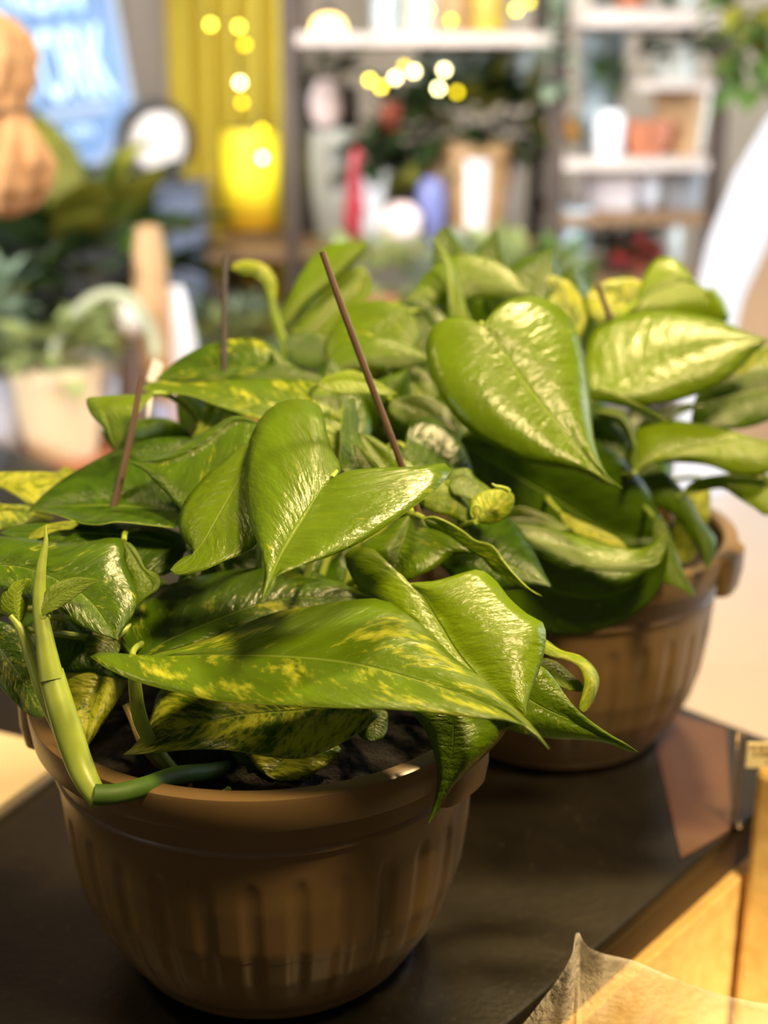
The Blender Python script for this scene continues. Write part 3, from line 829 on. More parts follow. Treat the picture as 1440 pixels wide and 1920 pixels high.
# price tag standing on the post, facing the shopper
tg = empty('price_tag', on_z(1425, 1436, 0) * [1, 1, 0] + [0, 0, CT], 'small cream price tag with faint printing on top of the wooden post', 'tag')
tq = on_y(1397, 1438, .790); tr_ = .895 / FPX
tq[2] = PT + .0003
b = MB(); b.box((tq[0] + 88 * tr_, tq[1], tq[2] + 26 * tr_), (176 * tr_, .0012, 52 * tr_), 0, .0); b.build('card', mat('tag_card', (246, 230, 176), .6, .02), tg, False, .0004)
b = MB()
INK = mat('tag_ink', (150, 125, 80), .7, .05)
for (u0, u1, vv, hh) in ((1404, 1412, 1393, 5), (1418, 1430, 1394, 5), (1434, 1446, 1393, 5), (1410, 1415, 1407, 8), (1421, 1427, 1407, 9), (1431, 1440, 1407, 9), (1444, 1452, 1407, 9), (1434, 1439, 1424, 6), (1443, 1455, 1424, 6)):
    b.box((tq[0] + ((u0 + u1) / 2 - 1397) * tr_, tq[1] - .0008, tq[2] + (1436 - vv) * tr_), ((u1 - u0) * tr_, .0004, hh * tr_))
b.build('printing', INK, tg, False)
# clear divider standing at the counter end
gl = NT('clear_acrylic')
gl.b.inputs['Transmission Weight'].default_value = 1.0
gl.b.inputs['Roughness'].default_value = .03
gl.b.inputs['IOR'].default_value = 1.2
gl.b.inputs['Base Color'].default_value = (.98, .96, .92, 1)
ACR = gl.m
pe = on_z(1374, 1552, 0)
dv = empty('clear_divider', (pe[0], pe[1], CT), 'thin clear acrylic strip standing upright at the counter edge', 'divider')
b = MB(); b.box((pe[0], pe[1], CT + .036), (.0025, .0045, .072), ang); b.build('strip', ACR, dv, False)
b = MB(); b.lathe((pe[0] + .003, pe[1] - .002, CT + .0005), [(0, 0), (.005, 0), (.005, .003), (.003, .005), (0, .0055)], 16); b.build('screw_foot', mat('dark_steel', (60, 52, 46), .3, .05, 20, 0, .9), dv)

cel = NT('cellophane')
cel.b.inputs['Base Color'].default_value = (1, .93, .80, 1)
cel.b.inputs['Roughness'].default_value = .12
tb = cel.n('ShaderNodeBsdfTransparent')
tb.inputs[0].default_value = (.97, .95, .9, 1)
mx = cel.n('ShaderNodeMixShader')
fr_ = cel.n('ShaderNodeLayerWeight'); fr_.inputs[0].default_value = .35
cel.link(cel.math('MULTIPLY_ADD', fr_.outputs[1],   .40, .07, clamp=True), mx.inputs[0])
cel.link(tb.outputs[0], mx.inputs[1]); cel.link(cel.b.outputs[0], mx.inputs[2]); cel.link(mx.outputs[0], cel.out.inputs[0])
cel.bump(cel.noise(45, 5, None, .65), 1.0, .008)
# a crumpled sheet whose stiff corner sticks up beside the counter
rng = random.Random(4)
top = crom([(950, 1960), (1005, 1890), (1050, 1830), (1072, 1790), (1083, 1746), (1098, 1772), (1125, 1786), (1190, 1802), (1260, 1832), (1330, 1858), (1390, 1874), (1475, 1888)], 72)
vs, fs = [], []
NR = 26
for i, (u, v) in enumerate(top):
    for j in range(NR):
        w = j / (NR - 1)
        uu = u + (1075 - u) * .10 * w
        vv = v + w * 330
        d = .700 + (u - 1083) * .00006 - .03 * w + .004 * math.sin(i * .55 + 3 * w) * (.3 + w) + .006 * math.sin(i * .23 + j * .3) + rng.uniform(-.0009, .0009) * min(1, w * 6) + .010 * max(0, 1 - abs(i - 28) / 5)
        vs.append(P(uu, vv, d))
for i in range(71):
    for j in range(NR - 1):
        fs.append((i * NR + j, i * NR + j + 1, (i + 1) * NR + j + 1, (i + 1) * NR + j))
co = mesh_obj('cellophane_wrap', vs, fs, cel.m)
sl = co.modifiers.new('thickness', 'SOLIDIFY'); sl.thickness = .00015
tag(co, 'crumpled clear cellophane with one corner standing up in front of counter', 'wrap')

# ------------------------------------------------------------------ background helpers
GREENS = {
    'dark': mat('foliage_dark', (44, 62, 26), .5, .5, 25, transl=.2),
    'mid': mat('foliage_mid', (84, 112, 44), .5, .4, 25, transl=.25),
    'olive': mat('foliage_olive', (120, 118, 36), .5, .4, 25, transl=.25),
    'pale': mat('foliage_pale', (150, 160, 96), .55, .3, 25, transl=.25),
    'grey': mat('foliage_grey', (132, 148, 122), .6, .3, 25, transl=.2),
    'fresh': mat('foliage_fresh', (104, 146, 52), .5, .3, 25, transl=.3),
}
def leaf_clump(c, r, n, size, m, parent, seed, name='foliage', up=.5):
    """many small pointed leaves round a centre, c = centre, r = radii"""
    rn = random.Random(seed)
    b = MB()
    for i in range(n):
        a = rn.uniform(0, 2 * math.pi); z = rn.uniform(-.75, 1); q = math.sqrt(max(0, 1 - z * z)); k = rn.uniform(.35, 1) ** .6
        p = np.array([c[0] + r[0] * k * q * math.cos(a), c[1] + r[1] * k * q * math.sin(a), c[2] + r[2] * k * z])
        dr = np.array([q * math.cos(a), q * math.sin(a), z + up * rn.uniform(-.6, 1)]); dr /= np.linalg.norm(dr) + 1e-9
        sd = np.cross(dr, np.array([rn.uniform(-.4, .4), rn.uniform(-.4, .4), 1.0])); sd /= np.linalg.norm(sd) + 1e-9
        nn = np.cross(sd, dr)
        L = size * rn.uniform(.7, 1.3); wd = L * rn.uniform(.28, .42)
        vs, fs = [], []
        for t, ww, dz in ((0, .05, 0), (.25, .9, .05), (.55, .85, .03), (.8, .45, -.06), (1, .0, -.16)):
            for sgn in (-1, 0, 1):
                vs.append(p + dr * L * t + sd * wd * ww * sgn + nn * L * (dz - (.07 if sgn == 0 else 0)))
        for i2 in range(4):
            for j2 in range(2):
                fs.append((i2 * 3 + j2, i2 * 3 + j2 + 1, (i2 + 1) * 3 + j2 + 1, (i2 + 1) * 3 + j2))
        b.add(vs, fs)
    return b.build(name, m, parent, autosmooth=False)

def pot_profile(rb, rt, h, lip=.0):
    t = max(.003, rt * .06)
    p = [(0, 0), (rb * .96, 0), (rb, h * .015)]
    for k in np.linspace(.06, .94 if lip else .99, 8):
        p.append((rb + (rt - rb) * k ** .9, h * k))
    if lip:
        p += [(rt + lip, h * .86), (rt + lip, h * .995)]
    p += [(rt + lip - t * .3, h), (rt - t, h), (rt - t, h * .9), (rt * .8, h * .88), (0, h * .88)]
    return p

def potted(name, label, cat, base, rb, rt, h, m, lip=0, group=None, fol=None, seed=1, square=False, band=None):
    """fol = list of (dx, dy, dz, rx, ry, rz, count, size, green)"""
    o = empty(name, base, label, cat, group)
    b = MB()
    prof = pot_profile(rb, rt, h, lip)
    b.lathe(base, prof[:-3] + [(rt * .8, h * .8)], 40, cap=False)
    b.build('pot', m, o)
    if fol is not None:
        s = MB(); s.lathe((base[0], base[1], base[2] + h * .78), [(0, .004), (rt * .5, .003), (rt * .86, 0)], 24, cap=False); s.build('soil', SOIL, o)
        for k, (dx, dy, dz, rx, ry, rz, n, sz, g) in enumerate(fol):
            leaf_clump((base[0] + dx, base[1] + dy, base[2] + h + dz), (rx, ry, rz), n, sz, GREENS[g], o, seed * 10 + k)
    return o

def vessel(name, label, cat, base, prof, m, part='body', group=None):
    o = empty(name, base, label, cat, group)
    b = MB(); b.lathe(base, prof, 36, cap=False); b.build(part, m, o)
    return o

def mpp(v, y):
    return y / (CP - (v - 960) / FPX * SP) / FPX

# ------------------------------------------------------------------ shelf unit behind, with its boards and posts
def zv(v, y):
    return float(on_y(720, v, y)[2])
def xu(u, v, y):
    return float(on_y(u, v, y)[0])
YS = 2.62                                   # front of the shelf unit
DARKW = mat('shelf_dark_wood', (72, 58, 48), .6, .2, 8)
BOARDW = mat('shelf_board_wood', (136, 104, 72), .6, .2, 6)
PALEW = mat('shelf_pale_board', (205, 190, 180), .6, .06, 5)
shelf = empty('plant_shelf', (xu(850, 450, YS), YS + .17, 0), 'tall dark post shelf unit against the back wall full of potted plants', 'shelf')
XL, XM, XR, XE = xu(400, 400, YS), xu(546, 250, YS), xu(1030, 300, YS), xu(1345, 250, YS)
for x in (XM, XR + .012, XE):
    for yy in (YS, YS + .33):
        b = MB(); b.box((x, yy, 1.1), (.030, .030, 2.2)); b.build('post', DARKW, shelf, False, .002)
for yy in (YS, YS + .33):
    b = MB(); b.box((XL, yy, .505), (.03, .03, 1.01)); b.build('post', DARKW, shelf, False, .002)
def board(x0, x1, z, m=BOARDW, t=.022):
    b = MB(); b.box(((x0 + x1) / 2, YS + .165, z - t / 2), (x1 - x0, .36, t)); b.build('board', m, shelf, False, .002)
    return z
ZB = board(XL - .015, XR, zv(466, YS))                  # long lower board
ZU = board(XM, XR, zv(62, YS), PALEW)                   # board above the left bay
ZBM = board(XM, XR, .55)
R1 = board(XR + .025, XE, zv(18, YS), PALEW, .03)
R2 = board(xu(1195, 150, YS), XE, zv(152, YS), PALEW, .016)
R3 = board(XR + .025, XE, zv(298, YS), PALEW, .02)
R4 = board(XR + .025, XE, zv(402, YS), BOARDW, .02)
R5 = board(XR + .025, XE, zv(520, YS), BOARDW, .02)
YO = YS + .14

def at(u, z, y=YO):
    # a spot on a board: the pixel column u at height z
    d = y * CP + (CAM[2] - z) * SP
    return np.array([(u - 720) / FPX * d, y, z])
K = lambda y: (y * CP + .25 * SP) / FPX                   # metres per pixel at depth y

k = K(YO)
CREAM = mat('ceramic_cream', (214, 204, 186), .4, .04); GREYW = mat('ceramic_grey_white', (184, 184, 174), .45, .05)
WHT = mat('ceramic_white', (232, 232, 236), .4, .03); TAN = mat('clay_tan', (176, 138, 94), .6, .1); PBLUE = mat('ceramic_pale_blue', (176, 192, 200), .45, .05)
TERRA = mat('clay_terracotta', (182, 112, 80), .6, .1); BLACK = mat('black_plastic', (26, 25, 26), .45, .2); KRAFT = mat('kraft_paper', (214, 190, 150), .75, .08, 10, .3)
REDP = mat('red_wrap', (178, 48, 60), .4, .15, 8); PINK = mat('pink_petals', (240, 214, 208), .6, .06); VIOL = mat('violet_glaze', (112, 116, 168), .4, .1)
YEL = mat('orange_flower', (214, 150, 60), .6, .2, 10)

# left bay, lower board
vessel('tall_vase', 'tall grey-white vase beside the dark shelf post', 'vase', at(627, ZB), [(0, 0), (26 * k, 0), (33 * k, 10 * k), (40 * k, 80 * k), (43 * k, 150 * k), (41 * k, 196 * k), (38 * k, 200 * k), (37 * k, 190 * k), (30 * k, 20 * k), (0, 12 * k)], GREYW)
# red and white bouquet
bq = empty('wrapped_bouquet', at(692, ZB, YO - .05), 'red and white paper wrapped bouquet beside the grey-white vase', 'bouquet')
c = at(692, ZB, YO - .05)
b = MB(); b.lathe((c[0], c[1], c[2]), [(0, 0), (20 * k, 0), (26 * k, 60 * k), (40 * k, 130 * k), (37 * k, 130 * k), (20 * k, 20 * k), (0, 10 * k)], 28, lambda a, r, z: .12 * r * math.sin(7 * a), cap=False); b.build('paper_wrap', WHT, bq)
b = MB()
for i in range(9):
    b.tube([(c[0] - 22 * k + rng.uniform(-6, 12) * k, c[1] - 28 * k, c[2] + (10 + i * 12) * k), (c[0] - 36 * k + i * 1.5 * k, c[1] - 34 * k, c[2] + (40 + i * 14) * k), (c[0] - 20 * k, c[1] - 30 * k, c[2] + (90 + i * 10) * k)], [8 * k, 11 * k, 7 * k], 8)
b.build('red_ribbon', REDP, bq)
leaf_clump((c[0], c[1], c[2] + 150 * k), (34 * k, 30 * k, 30 * k), 30, .05, GREENS['dark'], bq, 77)
# round black thing with a pale flower in it
c = at(615, ZB, YO + .10)
bp_ = potted('black_planter', 'round black planter with a pale flower, up behind the vase', 'planter', c, 50 * k, 56 * k, 268 * k, BLACK, 0, None, [(0, 0, .03, .05, .05, .03, 26, .045, 'dark')], 31)
b = MB(); b.ball((c[0] + .004, c[1] - .085, c[2] + 246 * k), (30 * k, 18 * k, 40 * k), 20, 12, lambda a, p: .12 * math.sin(5 * a)); b.build('flower', PINK, bp_)
b = MB(); b.lathe((c[0], c[1] - .001, c[2] + 256 * k), [(56 * k, -60 * k), (60 * k, -40 * k), (61 * k, 0), (58 * k, 20 * k), (56 * k, 0)], 30, cap=False); b.build('collar', BLACK, bp_)
# tan planter with a white stripe and dark foliage
c = at(886, ZB, YO)
tpn = potted('striped_planter', 'wide tan planter with a vertical white band, dark bushy plant in it', 'planter', c, 62 * k, 86 * k, 178 * k, TAN, 3 * k, None, [(-.03, .02, .035, .15, .10, .08, 95, .075, 'dark'), (.02, .0, .06, .13, .09, .06, 30, .07, 'olive')], 41)
b = MB()
def arc_band(b, c, prof, a0, a1, off):
    vs, fs = [], []
    n = 10
    for (r, z) in prof:
        for i in range(n + 1):
            a = a0 + (a1 - a0) * i / n
            vs.append((c[0] + (r + off) * math.cos(a), c[1] + (r + off) * math.sin(a), c[2] + z))
    for i in range(len(prof) - 1):
        for j in range(n):
            fs.append((i * (n + 1) + j, i * (n + 1) + j + 1, (i + 1) * (n + 1) + j + 1, (i + 1) * (n + 1) + j))
    b.add(vs, fs)
pr_ = [(62 * k + (86 - 62) * k * t ** .9, 178 * k * t) for t in np.linspace(.08, .86, 8)]
arc_band(b, c, pr_, math.radians(-104), math.radians(-76), .002)
arc_band(b, c, pr_, math.radians(-34), math.radians(0), .002)
b.build('white_band', WHT, tpn)
# small things in front of it
vb = vessel('violet_ball_vase', 'small violet-blue ball vase in front of the tan planter', 'vase', at(808, ZB + 0, YO - .09), [(0, 0), (14 * k, 0), (22 * k, 12 * k), (27 * k, 60 * k), (27 * k, 90 * k), (22 * k, 112 * k), (14 * k, 120 * k), (11 * k, 116 * k), (0, 100 * k)], VIOL)
potted('dark_small_pot', 'small dark purple pot with low olive leaves beside the bouquet', 'plant', at(762, ZB, YO - .04), 20 * k, 30 * k, 78 * k, mat('plum_glaze', (62, 44, 58), .5), 0, None, [(0, 0, .01, .045, .04, .025, 36, .035, 'olive')], 51)
pf_ = potted('pink_flower_pot', 'pot with one round pale pink bloom low before the tan planter', 'plant', at(752, ZB, YO - .115), 16 * k, 22 * k, 28 * k, TAN, 0, None, [(0, 0, 0, .04, .03, .02, 30, .03, 'pale')], 53)
c = at(752, ZB, YO - .115)
b = MB(); b.ball((c[0], c[1] - .02, c[2] + 42 * k), (34 * k, 30 * k, 36 * k), 22, 14, lambda a, p: .10 * math.sin(6 * a + 3 * p)); b.build('bloom', PINK, pf_)
rb_ = potted('red_bloom_pot', 'dark leafy pot with a dull red bloom between bouquet and tan planter', 'plant', at(752, ZB, YO + .12), 30 * k, 38 * k, 150 * k, mat('green_glaze', (52, 60, 40), .5), 0, None, [(0, 0, .03, .075, .06, .06, 60, .06, 'dark')], 55)
c = at(734, ZB, YO + .03)
b = MB(); b.ball((c[0], c[1], c[2] + 222 * k), (22 * k, 18 * k, 26 * k), 16, 10, lambda a, p: .15 * math.sin(5 * a)); b.build('bloom', mat('dull_red', (150, 66, 40), .6), rb_)
# things on the upper board, cut by the top of the view
for i, (u, w, h_, m, lab) in enumerate(((725, 26, 120, PBLUE, 'pale blue jar on the upper shelf board nearest the lamp'), (790, 30, 120, CREAM, 'cream jar on the upper shelf board, second beside the blue jar'), (915, 32, 110, mat('mustard_glaze', (190, 158, 60), .5), 'mustard yellow jar on the upper shelf board'), (852, 26, 140, TAN, 'tan jar on the upper shelf board between cream and mustard jars'))):
    vessel('shelf_jar', lab, 'jar', at(u, ZU), [(0, 0), (w * .85 * k, 0), (w * k, 10 * k), (w * k, h_ * .7 * k), (w * .6 * k, h_ * .85 * k), (w * .6 * k, h_ * k), (w * .5 * k, h_ * k), (w * .5 * k, h_ * .7 * k), (0, h_ * .6 * k)], m, 'body', 'jars on the upper shelf board')
# pale sheet hanging behind the foliage under the upper board
b = MB()
n = 24
vs = []
c = at(905, zv(82, YS + .30), YS + .30)
for i in range(n + 1):
    for j in range(8):
        t = i / n
        vs.append((c[0] + (t - .5) * 250 * k, c[1] + .012 * math.sin(t * 22), ZU - .022 - j / 7 * (78 - 30 * abs(t - .4)) * k))
fs = [(i * 8 + j, i * 8 + j + 1, (i + 1) * 8 + j + 1, (i + 1) * 8 + j) for i in range(n) for j in range(7)]
b.add(vs, fs)
o = b.build('paper_valance', mat('pale_paper', (206, 212, 204), .7, .05))
o.modifiers.new('thickness', 'SOLIDIFY').thickness = .002
tag(o, 'pale paper valance hanging from the upper shelf board behind the foliage', 'paper')
# warm bulb lamp under the upper board
c = at(616, zv(72, YS + .06), YS + .06)
lp = empty('shelf_lamp', (c[0], c[1], ZU), 'small glowing warm lamp hanging under the upper shelf board', 'lamp')
b = MB(); b.lathe((c[0], c[1], zv(72, YS + .06)), [(0, 0), (26 * k, 3 * k), (30 * k, 14 * k), (24 * k, 30 * k), (10 * k, 38 * k), (0, 39 * k)], 24, cap=False); b.build('bulb', glow('lamp_glow', (255, 206, 120), 6.5), lp)
b = MB(); b.lathe((c[0], c[1], zv(72, YS + .06) + 36 * k), [(0, 0), (10 * k, 0), (10 * k, 16 * k), (3 * k, 18 * k)], 16); b.tube([(c[0], c[1], zv(72, YS + .06) + 50 * k), (c[0], c[1], max(ZU - .0225, zv(72, YS + .06) + 60 * k))], .002, 6); b.build('socket', BLACK, lp)

# right bay
potted('tall_pale_pot', 'tall pale blue-grey pot with green trailing leaves, top of the right-hand bay', 'plant', at(1122, R3, YO + .06), 30 * k, 46 * k, 262 * k, PBLUE, 0, None, [(.005, -.055, -.135, .03, .015, .02, 26, .034, 'fresh'), (0, .02, .0, .03, .03, .01, 12, .03, 'grey')], 61)
potted('green_topped_pot', 'cream pot with dark green rounded plant on the small pale shelf', 'plant', at(1262, R2, YO), 34 * k, 46 * k, 62 * k, GREYW, 0, None, [(0, -.02, .025, .07, .05, .045, 70, .045, 'dark')], 62)
potted('cream_banded_pot', 'tan pot with cream side under the small pale shelf', 'plant', at(1272, R3, YO), 38 * k, 52 * k, 118 * k, TAN, 0, None, [(0, .02, .0, .05, .04, .02, 16, .03, 'dark')], 63)
c = at(1272, R3, YO)
b = MB(); arc_band(b, c, [(38 * k + 14 * k * t ** .9, 118 * k * t) for t in np.linspace(.05, .99, 8)], math.radians(-48), math.radians(0), .002)
o = b.build('cream_band', CREAM, [q for q in SC.objects if q.name == 'cream_banded_pot'][0])
vessel('white_cup', 'small white rounded cup standing in front on the pale shelf', 'cup', at(1140, R3, YO - .09), [(0, 0), (20 * k, 0), (24 * k, 10 * k), (27 * k, 50 * k), (24 * k, 74 * k), (20 * k, 80 * k), (18 * k, 74 * k), (0, 20 * k)], WHT)
vessel('terracotta_bowl', 'terracotta bowl beside the white cup on the pale shelf', 'bowl', at(1206, R3, YO - .06), [(0, 0), (28 * k, 0), (40 * k, 20 * k), (46 * k, 58 * k), (43 * k, 62 * k), (36 * k, 20 * k), (0, 8 * k)], TERRA)
of = potted('orange_flower_pot', 'small pot of orange-yellow flowers beside the middle shelf post', 'plant', at(1056, R3, YO - .05), 16 * k, 22 * k, 30 * k, CREAM, 0, None, [(0, 0, .0, .03, .03, .02, 24, .03, 'mid')], 64)
c = at(1056, R3, YO - .05)
b = MB()
for i in range(7):
    b.ball((c[0] + rng.uniform(-.03, .02), c[1] + rng.uniform(-.03, .0), c[2] + 30 * k + rng.uniform(.005, .035)), .011, 10, 7)
b.build('flowers', YEL, of)
bx = empty('pale_box', at(1135, R4, YO), 'pale pinkish box on the lower right-hand board', 'box')
c = at(1135, R4, YO)
b = MB(); b.box((c[0], c[1], c[2] + 36 * k), (88 * k, .12, 72 * k)); b.build('body', mat('pale_pink_card', (216, 204, 202), .7, .04), bx, False, .003)
b = MB(); b.box((c[0], c[1], c[2] + 78 * k), (92 * k, .126, 12 * k)); b.build('lid', mat('pale_pink_lid', (224, 208, 200), .7, .04), bx, False, .003)
vessel('white_jug', 'white jug beside the pale pinkish box', 'jug', at(1208, R4, YO), [(0, 0), (22 * k, 0), (28 * k, 12 * k), (30 * k, 50 * k), (20 * k, 76 * k), (24 * k, 84 * k), (20 * k, 84 * k), (0, 60 * k)], WHT)
vessel('grey_bucket', 'grey metal bucket at the end of the lower right-hand board', 'bucket', at(1278, R4, YO), [(0, 0), (30 * k, 0), (40 * k, 84 * k), (42 * k, 86 * k), (38 * k, 86 * k), (28 * k, 6 * k), (0, 5 * k)], mat('grey_metal', (150, 150, 152), .45, .1))
vessel('white_pail', 'white pail standing lowest beside the middle shelf post', 'pail', at(1062, R5, YO - .10), [(0, 0), (34 * k, 0), (40 * k, 120 * k), (42 * k, 122 * k), (38 * k, 122 * k), (32 * k, 6 * k), (0, 5 * k)], PBLUE)
potted('dark_low_pot', 'dark pot with black-green leaves on the lowest right-hand board', 'plant', at(1165, R5, YO - .02), 30 * k, 40 * k, 66 * k, mat('slate_glaze', (58, 62, 70), .5), 0, None, [(0, 0, .0, .06, .05, .02, 40, .045, 'dark')], 66)
vessel('grey_jar', 'pale grey jar on the lowest right-hand board beside the dark pot', 'jar', at(1240, R5, YO), [(0, 0), (28 * k, 0), (34 * k, 12 * k), (34 * k, 70 * k), (24 * k, 90 * k), (20 * k, 90 * k), (0, 70 * k)], GREYW)
rl = potted('red_leaved_pot', 'small pot with red leaves in front on the lowest right-hand board', 'plant', at(1200, R5, YO - .115), 14 * k, 20 * k, 24 * k, TERRA, 0, None, [(0, 0, 0, .03, .025, .012, 16, .03, 'dark')], 67)
leaf_clump(at(1200, R5 + 40 * k, YO - .115), (.026, .02, .02), 24, .035, mat('red_leaf', (170, 50, 52), .5, .2), rl, 68, 'red_leaves')
for i, (u, h_, m, lab) in enumerate(((1085, 60, CREAM, 'cream pot on the top right-hand board'), (1180, 70, TERRA, 'terracotta pot on the top right-hand board'), (1270, 60, GREYW, 'grey pot on the top right-hand board'))):
    potted('top_shelf_pot', lab, 'plant', at(u, R1, YO), 26 * k, 36 * k, h_ * k, m, 0, 'pots on the top right-hand board', [(0, 0, .03, .05, .05, .04, 40, .05, 'mid')], 70 + i)
potted('trailing_shelf_plant', 'pale trailing plant spilling down beside the middle shelf post', 'plant', at(1050, R1, YO - .12), 14 * k, 20 * k, 20 * k, GREYW, 0, None, [(-.01, -.07, -.10, .016, .02, .12, 44, .032, 'grey')], 75)
# low row of pots just behind the rear plant
for i, (u, y, h_, w, m, g, lab) in enumerate(((962, 2.12, .34, .07, CREAM, 'pale', 'cream floor pot with pale leaves just behind the rear pothos'), (880, 2.28, .33, .06, GREYW, 'grey', 'grey pot with grey-green leaves behind the rear pothos'), (1022, 2.44, .30, .06, TAN, 'mid', 'tan pot with green leaves behind the rear pothos'), (700, 2.25, .30, .06, TERRA, 'pale', 'terracotta pot with pale leaves behind the front hanger wire'))):
    pz = zv(505, y)
    c = np.array([xu(u, 500, y), y, 0.0])
    st_ = empty('plant_stand', c, ['tall cream', 'grey', 'tan', 'reddish'][i] + ' round plant stand behind the rear pothos', 'stand', 'round plant stands')
    b = MB(); b.lathe(c, [(0, 0), (.065, 0), (.065, .015), (.02, .03), (.02, pz - .18), (.058, pz - .165), (.058, pz - .15), (0, pz - .15)], 24, cap=False); b.build('pedestal', m, st_)
    potted('stand_plant', lab, 'plant', np.array([c[0], y, pz - .1495]), w * .7, w * .8, .10, m, 0, None, [(0, 0, .03, .085, .07, .06, 60, .05, g)], 80 + i)

# ------------------------------------------------------------------ yellow curtain, added glowing cylinder and fairy lights
YC = 3.05
b = MB()
n = 60
x0, x1 = xu(322, 250, YC), xu(536, 250, YC)
vs = []
for i in range(n + 1):
    for j in range(12):
        t = i / n
        vs.append((x0 + (x1 - x0) * t, YC + .022 * math.sin(t * 31) + .008 * math.sin(j + 9 * t), .55 + (2.70 - .55) * j / 11))
b.add(vs, [(i * 12 + j, i * 12 + j + 1, (i + 1) * 12 + j + 1, (i + 1) * 12 + j) for i in range(n) for j in range(11)])
o = b.build('yellow_curtain', mat('yellow_fabric', (224, 204, 78), .7, .10, 6, 0, 0, .35))
o.modifiers.new('thickness', 'SOLIDIFY').thickness = .002
tag(o, 'pleated yellow curtain behind the shelf post with fairy lights before it', 'curtain')
c = at(474, ZB, YS + .22)
ln = empty('added_yellow_glow', c, 'glowing yellow cylinder added on the shelf board for the bright part of the yellow curtain', 'added glow')
b = MB(); b.lathe((c[0], c[1], c[2] + .012), [(44 * k, 0), (50 * k, 8 * k), (52 * k, 90 * k), (54 * k, 160 * k), (52 * k, 180 * k), (46 * k, 186 * k)], 32, lambda a, r, z: .02 * r * math.sin(z * 260), cap=False)
lm = NT('painted_yellow_glow')
lz = lm.n('ShaderNodeSeparateXYZ'); lm.link(lm.n('ShaderNodeTexCoord').outputs['Generated'], lz.inputs[0])
lm.link(lm.mix(lm.ramp(lz.outputs[2], .1, .6), srgb(206, 140, 24), srgb(246, 220, 50)), lm.b.inputs['Base Color'])
lm.b.inputs['Emission Color'].default_value = (*srgb(255, 236, 40), 1)
# added cylinder with painted glow: strongest above, orange base colour below
lm.link(lm.math('ADD', .10, lm.math('MULTIPLY', 1.0, lm.math('POWER', lm.math('MULTIPLY', lm.math('SINE', lm.math('MULTIPLY', lz.outputs[2], math.pi * .74)), 1.0), 3.0))), lm.b.inputs['Emission Strength'])
b.build('glow_shell', lm.m, ln)
b = MB(); b.lathe(c, [(0, 0), (44 * k, 0), (44 * k, .012), (0, .012)], 24); b.lathe((c[0], c[1], c[2] + .012 + 185 * k), [(0, 0), (46 * k, 0), (46 * k, 6 * k), (0, 6 * k)], 20); b.build('cap_rings', DARKW, ln)

BULBS = {'y': glow('fairy_yellow', (255, 224, 70), 14), 'w': glow('fairy_pale', (255, 240, 170), 20), 'd': glow('fairy_dim', (226, 200, 20), 9), 'b': glow('fairy_blue', (196, 236, 226), 9)}
CORD = mat('fairy_cord', (60, 70, 40), .6)
def fairy(label, pts, y, top):
    c = on_y(pts[0][0], pts[0][1], y)
    o = empty('fairy_lights', c, label, 'string lights')
    q = [on_y(u, v, y + .004 * ((i * 7) % 5 - 2)) for i, (u, v, kind) in enumerate(pts)]
    line = crom(([np.array([q[0][0], y, top])] if top else []) + [p + np.array([0, 0, .007]) for p in q], 60)
    b = MB(); b.tube(line, .0012, 6); b.build('cord', CORD, o)
    for p, (u, v, kd) in zip(q, pts):
        b = MB(); b.ball(p, .0052, 10, 7); b.build('bulb', BULBS[kd], o)
fairy('fairy light string trailing down before the yellow curtain', [(395, 46, 'y'), (448, 50, 'y'), (459, 84, 'd'), (450, 155, 'w'), (454, 192, 'd'), (491, 243, 'd'), (492, 296, 'w')], YS - .03, 2.69)
fairy('fairy light string drooping above the dark foliage in the middle bay', [(693, 150, 'y'), (714, 163, 'y'), (758, 125, 'd'), (741, 146, 'w'), (776, 134, 'w'), (833, 131, 'w'), (822, 166, 'w'), (857, 173, 'd')], YS - .03, 2.69)
fairy('fairy light string along the upper shelf board', [(722, 10, 'b'), (802, 19, 'y'), (845, 38, 'd'), (968, 18, 'y'), (992, 4, 'd')], YS - .05, 2.69)

# ------------------------------------------------------------------ left part of the background
b = MB(); x0, x1 = xu(244, 150, 3.25), xu(330, 150, 3.25)
b.box(((x0 + x1) / 2, 3.30, 1.35), (x1 - x0, .12, 2.7)); structure(b.build('trim_1', mat('pale_column', (196, 182, 170), .8, .04, 3), None, False))
# blue sign on its stand
ys = 2.95
sg = empty('sign_board', on_y(150, 310, ys) * [1, 1, 0], 'tilted blue sign board with white lettering standing at the back', 'sign')
def sp_(u, v):
    return on_y(u, v, ys)
def plate(pts, y0, y1):
    b = MB(); n = len(pts)
    vs = [(p[0], y0, p[2]) for p in pts] + [(p[0], y1, p[2]) for p in pts]
    b.add(vs, [tuple(range(n)), tuple(range(n, 2 * n))[::-1]] + [(i, n + i, n + (i + 1) % n, (i + 1) % n) for i in range(n)])
    return b
quad = [sp_(-60, -140), sp_(186, -140), sp_(250, 205), sp_(196, 300), sp_(-10, 338)]
plate(quad, ys, ys + .02).build('board', mat('sign_blue', (128, 164, 214), .5, .15, 8), sg, False)
b = MB(); b.tube([p + np.array([0, -.004, 0]) for p in quad], .0085, 8, True); b.build('frame', mat('sign_pale_frame', (190, 206, 232), .5, .05), sg)
SIGNW = glow('sign_white_glow', (206, 234, 246), .8)  # lettering brightened by a glow put into its material
